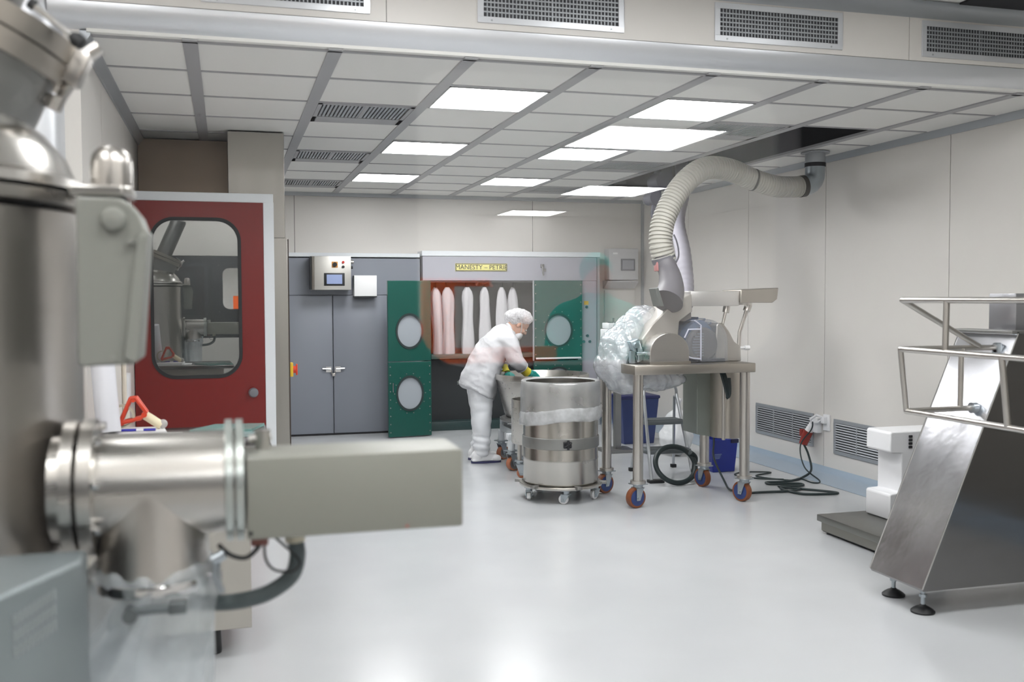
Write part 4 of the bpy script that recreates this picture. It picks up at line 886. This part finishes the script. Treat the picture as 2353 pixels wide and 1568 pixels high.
# grey hinge cover and its motor cap
g = G(); g.prism([(-.235,1.398),(-.232,1.669),(-.165,1.667),(-.148,1.658),(-.135,1.641),(-.128,1.62),(-.121,1.612),(-.124,1.59),(-.139,1.402),(-.15,1.394),(-.23,1.392)], 1, 1.75, 1.87); cv = obj('hinge_cover', g, greym, t, bevel=.006)
g = G(); g.prism([(-.165,1.405),(-.140,1.60),(-.130,1.612),(-.1225,1.606),(-.141,1.400),(-.15,1.397)], 1, 1.742, 1.75); obj('raised_panel', g, greym, cv, bevel=.003)
g = G(); g.lathe([(.020,0),(.020,.006),(.015,.012),(.006,.014)], (-.176,1.75,1.632), (0,-1,0), 24); obj('dome_bolt', g, greym, cv)
for x, z in ((-.150,1.597),(-.181,1.404)): obj('bolt', G().cyl((x,1.737,z), (x,1.75,z), .0055, n=12), greym, cv)
g = G(); g.lathe([(.034,1.69),(.0345,1.735),(.031,1.752),(.02,1.763),(.006,1.766)], (-.188,1.86,0), n=32); obj('motor_cap', g, steel, t)
g = G(); g.prism([(-.25,1.80),(-.165,1.80),(-.152,1.82),(-.152,1.90),(-.165,1.92),(-.25,1.92)], 2, 1.676, 1.694); obj('cap_plate', g, steelh, t, bevel=.004)
g = G(); g.box(-.235,-.165,1.81,1.90,1.668,1.676); obj('cap_gasket', g, dark, t)
# horizontal discharge tube, flanges and grey box
ty, tz = 1.855, 1.176
obj('discharge_tube', G().cyl((-.29,ty,tz), (.012,ty,tz), .0905, n=64), steelh, t)
for i, (xa, xb, r) in enumerate(((-.272,-.246,.116),(-.244,-.217,.118))): obj('tube_flange', G().lathe([(r-.02,0),(r,.003),(r,xb-xa-.003),(r-.02,xb-xa)], (xa,ty,tz), (1,0,0), 64), steelh, t)
for i, (xa, xb, r) in enumerate(((-.008,.008,.109),(.0095,.026,.109))): obj('end_flange', G().lathe([(r-.02,0),(r,.002),(r,xb-xa-.002),(r-.02,xb-xa)], (xa,ty,tz), (1,0,0), 64), M('pale_flange', (186,192,188), .3, .8) if 'pale_flange' not in bpy.data.materials else bpy.data.materials['pale_flange'], t)
for a in range(0, 360, 45):
    y_, z_ = ty+.105*math.sin(math.radians(a+10)), tz+.105*math.cos(math.radians(a+10)); obj('flange_bolt', G().cyl((-.217,y_,z_), (-.207,y_,z_), .007, n=10), chrome, t)
g = G(); g.box(.028, .408, 1.752, 1.905, 1.087, 1.228, bev=.004); bx_ = obj('actuator_box', g, greyc, t)
obj('box_screw', G().cyl((.034,1.7505,1.099), (.034,1.753,1.099), .0035, n=10), black, bx_)
obj('box_screw', G().cyl((.305,1.7505,1.094), (.305,1.753,1.094), .002, n=10), redpl, bx_)
obj('top_fitting', G().cyl((.06,1.87,1.228), (.06,1.87,1.262), .014, n=20), steelh, bx_)
obj('top_fitting', G().cyl((.035,1.87,1.245), (.075,1.87,1.25), .008, n=16), steelh, bx_)
g = G(); g.cyl((.112,1.83,1.086), (.113,1.83,1.062), .018, n=24); obj('hose_nut', g, M('cream_nut', (206,200,180), .4), bx_)
g = G(); g.tube(spline([(.113,1.83,1.066),(.117,1.83,1.035),(.105,1.83,.998),(.06,1.835,.968),(.0,1.84,.957),(-.07,1.86,.957)], 8), .0145, 16); obj('hose', g, M('slate_hose', (72,82,84), .5), bx_)
g = G(); g.box(.035,.065,1.80,1.83,1.064,1.082,bev=.003); obj('terminal_block', g, M('dull_red_plastic', (120,70,62), .5), bx_)
g = G(); g.tube(spline([(-.02,1.80,1.072),(.0,1.79,1.055),(.025,1.79,1.048),(.045,1.80,1.06),(.055,1.81,1.075)], 6), .0042, 8); obj('wire', g, black, bx_)
g = G(); g.tube(spline([(.07,1.81,1.083),(.09,1.80,1.065),(.112,1.79,1.045),(.118,1.79,1.03),(.105,1.79,1.018),(.075,1.80,1.02),(.06,1.80,1.04),(.058,1.81,1.07)], 6), .0025, 8); obj('wire', g, black, bx_)
# spout below the tube with its clamp ring
sx0, sy0 = -.131, 1.855
g = G(); g.lathe([(.090,1.17),(.092,1.10),(.094,1.06),(.096,1.022)], (sx0,sy0,0), n=56, capa=True); sp = obj('spout', g, steel, t)
g = G(); g.lathe([(.085,1.022),(.107,1.019),(.109,1.010),(.107,1.001),(.085,.998)], (sx0,sy0,0), n=56); obj('clamp_ring', g, chrome, sp)
g = G(); g.tube([(sx0-.03,sy0-.115,.985),(sx0+.04,sy0-.115,.985)], .008, 10); g.box(sx0+.03,sx0+.06,sy0-.125,sy0-.10,.975,.995,bev=.003); g.cyl((sx0-.03,sy0-.13,.98),(sx0-.03,sy0-.10,.98),.012); obj('clamp_handle', g, M('dull_clamp', (110,116,118), .35, .8), sp)
g = G(); g.tube([(-.02,1.80,1.05),(-.025,1.79,1.02),(-.015,1.79,.99)], .006, 8); g.cyl((-.03,1.78,1.05),(-.01,1.78,1.06),.009); obj('hook', g, galv, sp)
# sheer plastic bag tied over the spout
g = G(); n = 96; R = []
prof = [(1.062,.060),(1.052,.088),(1.035,.103),(1.015,.114),(.998,.114),(.985,.112),(.97,.109),(.94,.106),(.90,.104),(.86,.103),(.82,.102),(.76,.10),(.70,.098)]
for z, r in prof:
    ring = []
    for a in range(n):
        th = 2*math.pi*a/n; lo = max(0, min(1, (1.0-z)/.12))
        rr = r*(1+.035*math.sin(7*th+z*9)*lo+.025*math.sin(13*th-z*14)+.05*noise.noise(Vector((math.cos(th)*3, math.sin(th)*3, z*7))))
        ring.append((sx0-.008*lo+rr*math.cos(th), sy0+rr*.9*math.sin(th), z+.010*noise.noise(Vector((math.cos(th)*2, math.sin(th)*2, 4)))))
    R.append(g.ring(ring))
for a, b in zip(R, R[1:]): g.bridge(a, b)
bag2 = obj('spout_bag', g, bagf, t, smooth=80)
g = G(); nu, nv = 26, 14; gr = []
for i in range(nv):
    v = i/(nv-1); row = []
    for j in range(nu):
        u = j/(nu-1); x0_ = -.195-.175*v; x1_ = -.12-.06*v; x = x0_+(x1_-x0_)*u; z = .985-.27*v+.03*u*(1-v)
        row.append(g.b.verts.new((x, 1.765+.02*math.sin(6*u+3*v)+.02*noise.noise(Vector((u*3,v*3,2)))-.03*v, z)))
    gr.append(row)
for i in range(nv-1):
    for j in range(nu-1): g.face((gr[i][j], gr[i][j+1], gr[i+1][j+1], gr[i+1][j]))
obj('bag_flap', g, bagf, t, smooth=80)
# grey base unit
g = G(); g.prism([(-.222,1.645),(-.33,1.42),(-.95,1.42),(-.95,1.72),(-.222,1.72)], 2, 0.12, 1.098); bu = obj('base_unit', g, greyd, t, bevel=.006)
A, B = Vector((-.222,1.645,0)), Vector((-.33,1.42,0)); dv = (B-A).normalized(); nv_ = Vector((dv.y*-1, dv.x, 0)); nv_ = nv_ if nv_.x > 0 else -nv_
for j in range(3):
    for k in range(9):
        p = A+dv*(.070+.011*k)+nv_*.0005; c_ = p+Vector((0,0,1.066-.022*j-.0012*k)); m4 = Matrix.Translation(c_) @ Matrix.Rotation(math.atan2(dv.y, dv.x), 4, 'Z')
        g = G(); g.box(-.0016,.0016,-.002,.002,-.008,.008,bev=.0006); g.move(m4); obj('louvre_slot', g, M('bright_slot', (176,182,182), .3, .3) if 'bright_slot' not in bpy.data.materials else bpy.data.materials['bright_slot'], bu)
# ================================================================ CHARGING HOPPER (right foreground)
t = thing('charging_skip', 'mirror-like stainless charging skip with a slanted face and tubular guard rails, right foreground', 'skip', (3.9, 4.1, 0))
g = G(); g.prism([(3.11,.13),(3.115,.12),(4.70,.12),(4.70,1.32),(3.63,1.32)], 1, 3.90, 4.29); sk_ = obj('body', g, M('mirror_steel', (138,136,136), .13, 1, var=.04, scale=2, stretch=(1,1,8), rvar=.04), t)
g = G(); dx_, dz_ = .52/1.298, 1.19/1.298; nx_, nz_ = -dz_, dx_
def inc(s, y, o=0): return (3.11+dx_*s+nx_*o, y, .13+dz_*s+nz_*o)
vs1 = g.ring([inc(0,3.895,.004),inc(0,4.295,.004),inc(1.30,4.295,.004),inc(1.30,3.895,.004)]); vs0 = g.ring([inc(0,3.895,0),inc(0,4.295,0),inc(1.30,4.295,0),inc(1.30,3.895,0)])
g.bridge(vs0, vs1); g.face(vs1); g.face(vs0[::-1]); sf = obj('slanted_face', g, M('dished_steel', (206,206,210), .2, 1, var=.05, scale=3, bump=.25, rvar=.09), t)
g = G()
for y in (3.897, 4.293): g.tube([inc(0,y,.004), inc(1.30,y,.004)], .0035, 8)
g.tube([inc(1.30,3.895,.006), inc(1.30,4.295,.006)], .008, 8); obj('face_edges', g, chrome, sf)
g = G(); g.box(3.59, 3.70, 3.895, 4.31, 1.322, 1.338, bev=.003); obj('top_lip', g, steeld, t)
g = G(); g.box(3.80, 4.5, 4.10, 4.285, 1.322, 1.517, bev=.004); obj('control_post', g, M('post_steel', (170,170,174), .3, .8), t)
obj('post_screw', G().cyl((3.9,4.095,1.40),(3.9,4.10,1.40),.008), chrome, t)
for x, y in ((3.165,3.965), (3.205,4.235), (4.6,3.98), (4.6,4.22)):
    g = G(); g.cyl((x,y,.035),(x,y,.14),.010); g.cyl((x,y,.075),(x,y,.088),.018,n=6); g.cyl((x,y,.10),(x,y,.112),.016,n=6); ft = obj('levelling_foot', g, galv, t)
    g = G(); g.lathe([(.055,0),(.056,.008),(.045,.018),(.03,.028),(.016,.034),(.012,.04)], (x,y,0), n=32); obj('rubber_pad', g, black, ft)
rr_ = .0135
rails = [('top_rail', [(3.056,4.0,1.486),(3.056,2.7,1.486)]), ('top_brace', [(3.056,4.0,1.486),(3.48,3.985,1.262)]), ('middle_rail', [(3.05,4.0,1.255),(3.046,2.7,1.253)]), ('middle_stay', [(3.05,4.0,1.255),(3.597,3.985,1.255)]),
 ('lower_rail', [(3.087,4.0,.961),(3.08,2.7,.961)]), ('lower_stay', [(3.087,4.0,.961),(3.46,3.985,.966)]), ('corner_post', [(3.05,4.0,1.255),(3.087,4.0,.961)]), ('upper_post', [(3.056,3.70,1.486),(3.052,3.70,1.256)]), ('front_post', [(3.047,3.36,1.254),(3.083,3.36,.961)]), ('stay_post', [(3.385,3.99,1.255),(3.382,3.99,.965)])]
for n_, p in rails: obj(n_, G().tube(p, rr_, 16), steel, t)
for p in ((3.056,4.0,1.486),(3.05,4.0,1.255),(3.087,4.0,.961)): obj('rail_elbow', G().ball(p, rr_*1.02), steel, t)
g = G(); g.cyl((3.575,3.985,1.255),(3.60,3.985,1.255),.024); g.cyl((3.585,3.97,1.235),(3.585,3.97,1.275),.012); g.box(3.575,3.61,3.96,4.01,1.225,1.25,bev=.004); obj('rail_bracket', g, galv, t)
g = G(); g.cyl((3.44,3.985,.966),(3.468,3.985,.966),.026); g.cyl((3.462,3.985,.966),(3.482,3.985,.966),.019); obj('rail_bracket', g, galv, t)
# ================================================================ FLOOR SCALE AND WHITE CRATE
t = thing('floor_scale', 'low square stainless floor scale on the floor behind the slanted skip', 'floor scale', (3.95, 5.12, 0))
g = G(); g.box(3.597, 4.28, 4.74, 5.52, .078, .12, bev=.005); obj('platform', g, M('scale_steel', (132,132,128), .34, .9, var=.08, scale=5), t)
g = G(); g.box(3.62, 4.26, 4.77, 5.50, .02, .077); obj('base', g, M('scale_base', (146,144,138), .4, .8), t)
g = G(); g.box(3.625, 4.255, 4.775, 5.495, .014, .02); obj('base_seal', g, black, t)
for x in (3.66,4.21):
    for y in (4.80,5.46): obj('foot', G().cyl((x,y,0),(x,y,.0195),.025,n=16), black, t)
t = thing('plastic_crate', 'white perforated plastic crate with four dark slots, standing on the floor scale', 'crate', (4.12, 5.35, .12))
g = G(); g.prism([(3.92,.1205),(3.915,.13),(3.915,.275),(3.925,.285),(4.0,.288),(4.0,.534),(3.925,.538),(3.915,.548),(3.915,.66),(3.928,.67),(4.34,.67),(4.34,.1205)], 1, 5.22, 5.46); obj('body', g, white, t, bevel=.01)
for k in range(4): obj('slot', G().box(4.045,4.07,5.212,5.22,.565+.022*k,.58+.022*k,bev=.002), dark, t)
g = G()
for i in range(14):
    for j in range(12): x, z = 4.10+.017*i, .17+.036*j; g.box(x,x+.009,5.216,5.2195,z,z+.02)
o = obj('perforations', g, M('perforation_grey', (204,206,208), .6), t); o['kind'] = 'stuff'
# ================================================================ PERSON
PY = 8.87
def chain(g, pts, radii, n=16, sub=4):
    P = spline(pts, sub) if len(pts) > 2 else [Vector(pts[0]), Vector(pts[1])]
    m = len(P); rs = []
    for i in range(m):
        q = i/(m-1)*(len(radii)-1); k = min(int(q), len(radii)-2); f = q-k; rs.append(radii[k]*(1-f)+radii[k+1]*f)
    g.tube(P, 1, n, radii=rs)
    g.ball(P[0], rs[0]*.985, u=n, v=8); g.ball(P[-1], rs[-1]*.985, u=n, v=8)
hc = Vector((2.603, PY, 1.262)); ff = Vector((.74,0,-.672)).normalized(); uu = Vector((.672,0,.74)).normalized(); ss = Vector((0,1,0))
Rh = Matrix((ff, ss, uu)).transposed()
def hp_(f, s, u): return hc+ff*f+ss*s+uu*u
g = G()
g.ball(hp_(-.008,0,.025), (.098,.077,.092), Rh, 24, 16)            # skull
g.ball(hp_(.028,0,-.035), (.068,.062,.075), Rh, 20, 12)            # face
g.ball(hp_(.052,0,-.085), (.032,.035,.028), Rh)                    # chin
chain(g, [hp_(.088,0,.012), hp_(.108,0,-.022)], [.009,.013], 10)   # nose
g.ball(hp_(.098,.012,-.028), .009, None, 10, 8); g.ball(hp_(.098,-.012,-.028), .009, None, 10, 8)
for s in (-1, 1):
    g.ball(hp_(.074,s*.032,.014), (.016,.02,.009), Rh, 12, 8)        # brow
    g.ball(hp_(-.012,s*.077,-.012), (.020,.010,.032), Rh, 12, 8)    # ear
    g.ball(hp_(.062,s*.036,-.028), (.026,.024,.022), Rh, 12, 8)     # cheek
chain(g, [hp_(.086,-.018,-.058), hp_(.094,0,-.056), hp_(.086,.018,-.058)], [.006,.008,.006], 8)
chain(g, [(2.485,PY,1.195), (2.53,PY,1.225), hp_(-.035,0,-.03)], [.062,.057,.056])   # neck
chain(g, [(2.20,PY,.86), (2.28,PY,.98), (2.40,PY,1.12), (2.49,PY,1.19)], [.085,.08,.08,.05], 20)
chain(g, [(2.46,PY-.13,1.16), (2.48,PY,1.18), (2.46,PY+.13,1.16)], [.045,.05,.045])
arms = {-1: [(2.452,PY-.185,1.135), (2.512,PY-.215,.945), (2.632,PY-.15,.828)], 1: [(2.452,PY+.17,1.13), (2.47,PY+.20,.94), (2.50,PY+.10,.815)]}
for s, p in arms.items(): chain(g, p, [.05,.044,.034])
legs = {-1: [(2.185,PY-.085,.86), (2.212,PY-.09,.46), (2.205,PY-.09,.09)], 1: [(2.19,PY+.085,.86), (2.25,PY+.10,.46), (2.225,PY+.11,.09)]}
for s, p in legs.items():
    chain(g, p, [.07,.055,.042]); f = p[2]; chain(g, [(f[0]-.015,f[1],.055), (f[0]+.12,f[1],.035)], [.036,.030], 12)
pb = obj('person', g, skin, None, remesh=.0065, smoothmod=4, base=(2.2, PY, 0))
tag(pb, 'person in a white coat, white trousers and hair net bending over the steel bowl', 'person')
WM['person'] = Matrix.Translation((2.2, PY, 0))
# eyes, brows
for s in (-1, 1):
    obj('eye', G().ball(hp_(.082,s*.031,.002), (.010,.012,.008), Rh, 12, 8), M('eye_white', (224,220,216), .3) if 'eye_white' not in bpy.data.materials else bpy.data.materials['eye_white'], pb)
    g = G(); chain(g, [hp_(.088,s*.018,.022), hp_(.080,s*.045,.022)], [.005,.004], 8); obj('eyebrow', g, hairm, pb)
# hair at the nape and the bouffant net
g = G(); g.ball(hp_(-.045,0,.03), (.072,.080,.085), Rh, 20, 12); obj('hair', g, hairm, pb)
g = G(); g.ball((2.602,PY,1.326), (.130,.112,.080), Matrix.Rotation(math.radians(8), 3, 'Y'), 40, 24); hn = obj('hair_net', g, hairnet, pb)
for v in hn.data.vertices:
    n_ = v.normal; p = v.co; v.co = p+n_*(noise.noise(p*28)*.010+.006*math.sin(40*math.atan2(p.y, p.x-.4)))
# mask slung under the face
g = G(); g.ball(hp_(.062,0,-.085), (.044,.060,.058), Rh, 24, 16); mk = obj('face_mask', g, coatw, pb)
for s in (-1, 1):
    g = G(); g.tube(spline([hp_(.055,s*.055,-.055), hp_(.03,s*.075,-.02), hp_(-.01,s*.088,.02)], 4), .003, 6); obj('mask_loop', g, coatw, mk)
# trousers
g = G()
for s, p in legs.items():
    chain(g, [(p[0][0]+.015,p[0][1],.78), ((p[0][0]+p[1][0])/2+.02,p[1][1],.68), (p[1][0]+.012,p[1][1],.45), (p[1][0]+.01,p[1][1],.25), (p[2][0]+.018,p[2][1],.115)], [.108,.112,.095,.082,.072], 20)
g.ball((2.21,PY,.80), (.11,.17,.12))
tr = obj('trousers', g, M('white_trousers', (222,224,228), .85, var=.02, scale=10, bump=.3), pb, remesh=.010, smoothmod=3)
for v in tr.data.vertices:
    p = v.co; v.co = p+v.normal*(.009*noise.noise(Vector((p.x*9,p.y*9,p.z*16)))+(.006*math.sin(p.z*95+p.x*18) if p.z < .26 else 0))
# coat: torso lofted along the bent back, hem hanging down, then arms
def loft(g, secs, n=40):
    R = []
    for c, d, a, b in secs:
        c = Vector(c); d = Vector(d).normalized(); u = Vector((0,1,0)); w_ = u.cross(d).normalized()
        R.append(g.ring([c+w_*a*math.cos(2*math.pi*k/n)+u*b*math.sin(2*math.pi*k/n) for k in range(n)]))
    for a_, b_ in zip(R, R[1:]): g.bridge(a_, b_)
    g.face(R[0][::-1]); g.face(R[-1])
g = G()
loft(g, [((2.188,PY,.636),(.43,0,.9),.182,.235), ((2.215,PY,.715),(.36,0,.9),.178,.23), ((2.250,PY,.816),(.21,0,1),.175,.222), ((2.278,PY,.895),(.21,0,1),.166,.215), ((2.310,PY,.97),(.25,0,1),.157,.212),
  ((2.355,PY,1.037),(.32,0,1),.152,.215), ((2.397,PY,1.10),(.38,0,1),.142,.215), ((2.440,PY,1.15),(.46,0,.95),.12,.21), ((2.478,PY,1.19),(.55,0,.85),.098,.175), ((2.522,PY,1.225),(.6,0,.8),.068,.09)])
for s, p in arms.items():
    sh, el, wr = [Vector(q) for q in p]
    chain(g, [sh+Vector((-.06,-s*.07,-.02)), sh+Vector((-.01,-s*.02,-.01)), (sh+el)/2+Vector((0,0,0)), el, (el+wr)/2, wr-(wr-el).normalized()*.065], [.085,.088,.082,.076,.068,.052], 20)
ct = obj('lab_coat', g, coatw, pb, remesh=.010, smoothmod=10)
for v in ct.data.vertices:
    p = v.co; q = Vector((p.x*7, p.y*7, p.z*7)); fold = noise.noise(Vector((p.x*5+p.z*9, p.y*6, p.z*4-p.x*7)))
    v.co = p+v.normal*(.008*noise.noise(q)+.014*fold-.012*abs(noise.noise(Vector((p.x*10-p.z*6, p.y*5, p.z*13+p.x*8)))))
def cuff(el, wr):
    el, wr = Vector(el), Vector(wr); d = (wr-el).normalized(); g = G()
    g.tube([wr-d*.105, wr-d*.09, wr-d*.08, wr-d*.068, wr-d*.058], .05, 20, radii=[.058,.064,.056,.062,.05]); return g
obj('sleeve_cuff', cuff(arms[-1][1], arms[-1][2]), coatw, pb); obj('sleeve_cuff', cuff(arms[1][1], arms[1][2]), coatw, pb)
g = G(); g.tube(spline([(2.515,PY-.075,1.185),(2.505,PY-.05,1.235),(2.50,PY,1.262),(2.505,PY+.05,1.235),(2.515,PY+.075,1.185)], 6), .017, 10); obj('collar', g, coatw, pb)
# gloves: yellow gauntlet, teal hand with five separate fingers
def glove(el, wr, tip, s, name='glove'):
    el, wr, tip = Vector(el), Vector(wr), Vector(tip); f = (wr-el).normalized(); d = (tip-wr).normalized()
    g = G(); g.tube([wr-f*.075, wr-f*.02, wr+d*.015], .04, 20, radii=[.050,.043,.045]); gl = obj('gauntlet', g, glovey, pb)
    up = Vector((0,-s,0)); sd = d.cross(up).normalized(); up = sd.cross(d).normalized()      # sd: across the palm
    g = G(); pc = wr+d*.075
    g.ball(wr+d*.045, (.03,.03,.03)); 
    for k in range(4):
        o_ = (k-1.5)*.021; chain(g, [wr+d*.03+sd*o_*.7, wr+d*.095+sd*o_], [.018,.0145], 10)
        L_ = (.066,.078,.072,.056)[k]; b_ = wr+d*.095+sd*o_; dn_ = -up*.3+Vector((0,0,-.55))
        chain(g, [b_, b_+d*L_*.45+dn_*.012, b_+d*L_*.8+dn_*.034, b_+d*L_*.95+dn_*.058], [.0115,.0105,.0095,.008], 10, 3)
    t0 = wr+d*.035-sd*.03; chain(g, [t0, t0+d*.03-sd*.022, t0+d*.065-sd*.024+Vector((0,0,-.012))], [.016,.013,.010], 10, 3)
    obj('hand', g, glovet, gl, remesh=.0042, smoothmod=2)
glove(arms[-1][1], arms[-1][2], (2.74,PY-.11,.775), -1)
glove(arms[1][1], arms[1][2], (2.545,PY-.0,.70), 1)
# shoes
for s, p in legs.items():
    x, y = p[2][0]-.06, p[2][1]; g = G()
    g.ball((x+.035,y,.062), (.058,.046,.058)); g.ball((x+.12,y,.05), (.085,.046,.044)); g.ball((x+.20,y,.04), (.062,.048,.034)); chain(g, [(x+.045,y,.07),(x+.055,y,.12)], [.05,.048], 16); g.box(x-.02,x+.255,y-.04,y+.04,.018,.04,bev=.012)
    sh = obj('shoe', g, M('white_shoe', (228,228,230), .45) if 'white_shoe' not in bpy.data.materials else bpy.data.materials['white_shoe'], pb, remesh=.006, smoothmod=3)
    g = G(); g.prism([(x-.022+.14+.142*math.cos(a), y+.046*math.sin(a)*(1-.12*math.cos(a+2.6))) for a in [2*math.pi*k/28 for k in range(28)]], 2, 0.002, .02); obj('sole', g, sole, sh)
    g = G()
    for k in range(3): g.tube([(x+.085+.022*k,y-.03,.088-.012*k),(x+.09+.022*k,y,.098-.012*k),(x+.085+.022*k,y+.03,.088-.012*k)], .004, 6)
    obj('laces', g, coatw, sh)

# figure in a teal gown in the passage, seen only as a faint mirror image in the glass
QX, QY = 1.88, -4.45
g = G(); chain(g, [(QX,QY,.92),(QX,QY,1.15),(QX,QY,1.38)], [.14,.14,.13], 18); chain(g, [(QX-.15,QY,1.39),(QX,QY,1.43),(QX+.15,QY,1.39)], [.06,.07,.06]); chain(g, [(QX,QY,1.42),(QX,QY+.01,1.54)], [.055,.052])
g.ball((QX,QY+.02,1.62), (.075,.095,.11), None, 20, 14); chain(g, [(QX,QY+.11,1.63),(QX,QY+.125,1.595)], [.01,.013], 8)
for s in (-1,1):
    chain(g, [(QX+s*.18,QY,1.37),(QX+s*.22,QY+.02,1.1),(QX+s*.16,QY+.18,.98)], [.05,.042,.034]); chain(g, [(QX+s*.16,QY+.18,.98),(QX+s*.12,QY+.26,.98)], [.034,.03])
    chain(g, [(QX+s*.09,QY,.9),(QX+s*.1,QY+.02,.48),(QX+s*.1,QY,.09)], [.085,.06,.042]); chain(g, [(QX+s*.1,QY-.02,.05),(QX+s*.1,QY+.14,.035)], [.04,.032])
q2 = obj('person', g, skin, None, remesh=.010, smoothmod=3, base=(QX, QY, 0)); WM[q2.name] = Matrix.Translation((QX, QY, 0))
tag(q2, 'person in a teal gown across the passage, faintly mirrored in the window glass', 'person')
teal = M('teal_gown', (0,150,140), .8)
g = G(); chain(g, [(QX,QY,.55),(QX,QY,.9),(QX,QY,1.15),(QX,QY,1.38)], [.22,.19,.18,.165], 22); chain(g, [(QX-.16,QY,1.40),(QX,QY,1.44),(QX+.16,QY,1.40)], [.085,.08,.085])
for s in (-1,1): chain(g, [(QX+s*.18,QY,1.38),(QX+s*.225,QY+.02,1.1),(QX+s*.165,QY+.16,1.0)], [.085,.075,.06])
obj('gown', g, teal, q2, remesh=.012, smoothmod=6)
g = G(); g.ball((QX,QY,1.65), (.086,.105,.095), None, 20, 12); obj('cap', g, teal, q2)
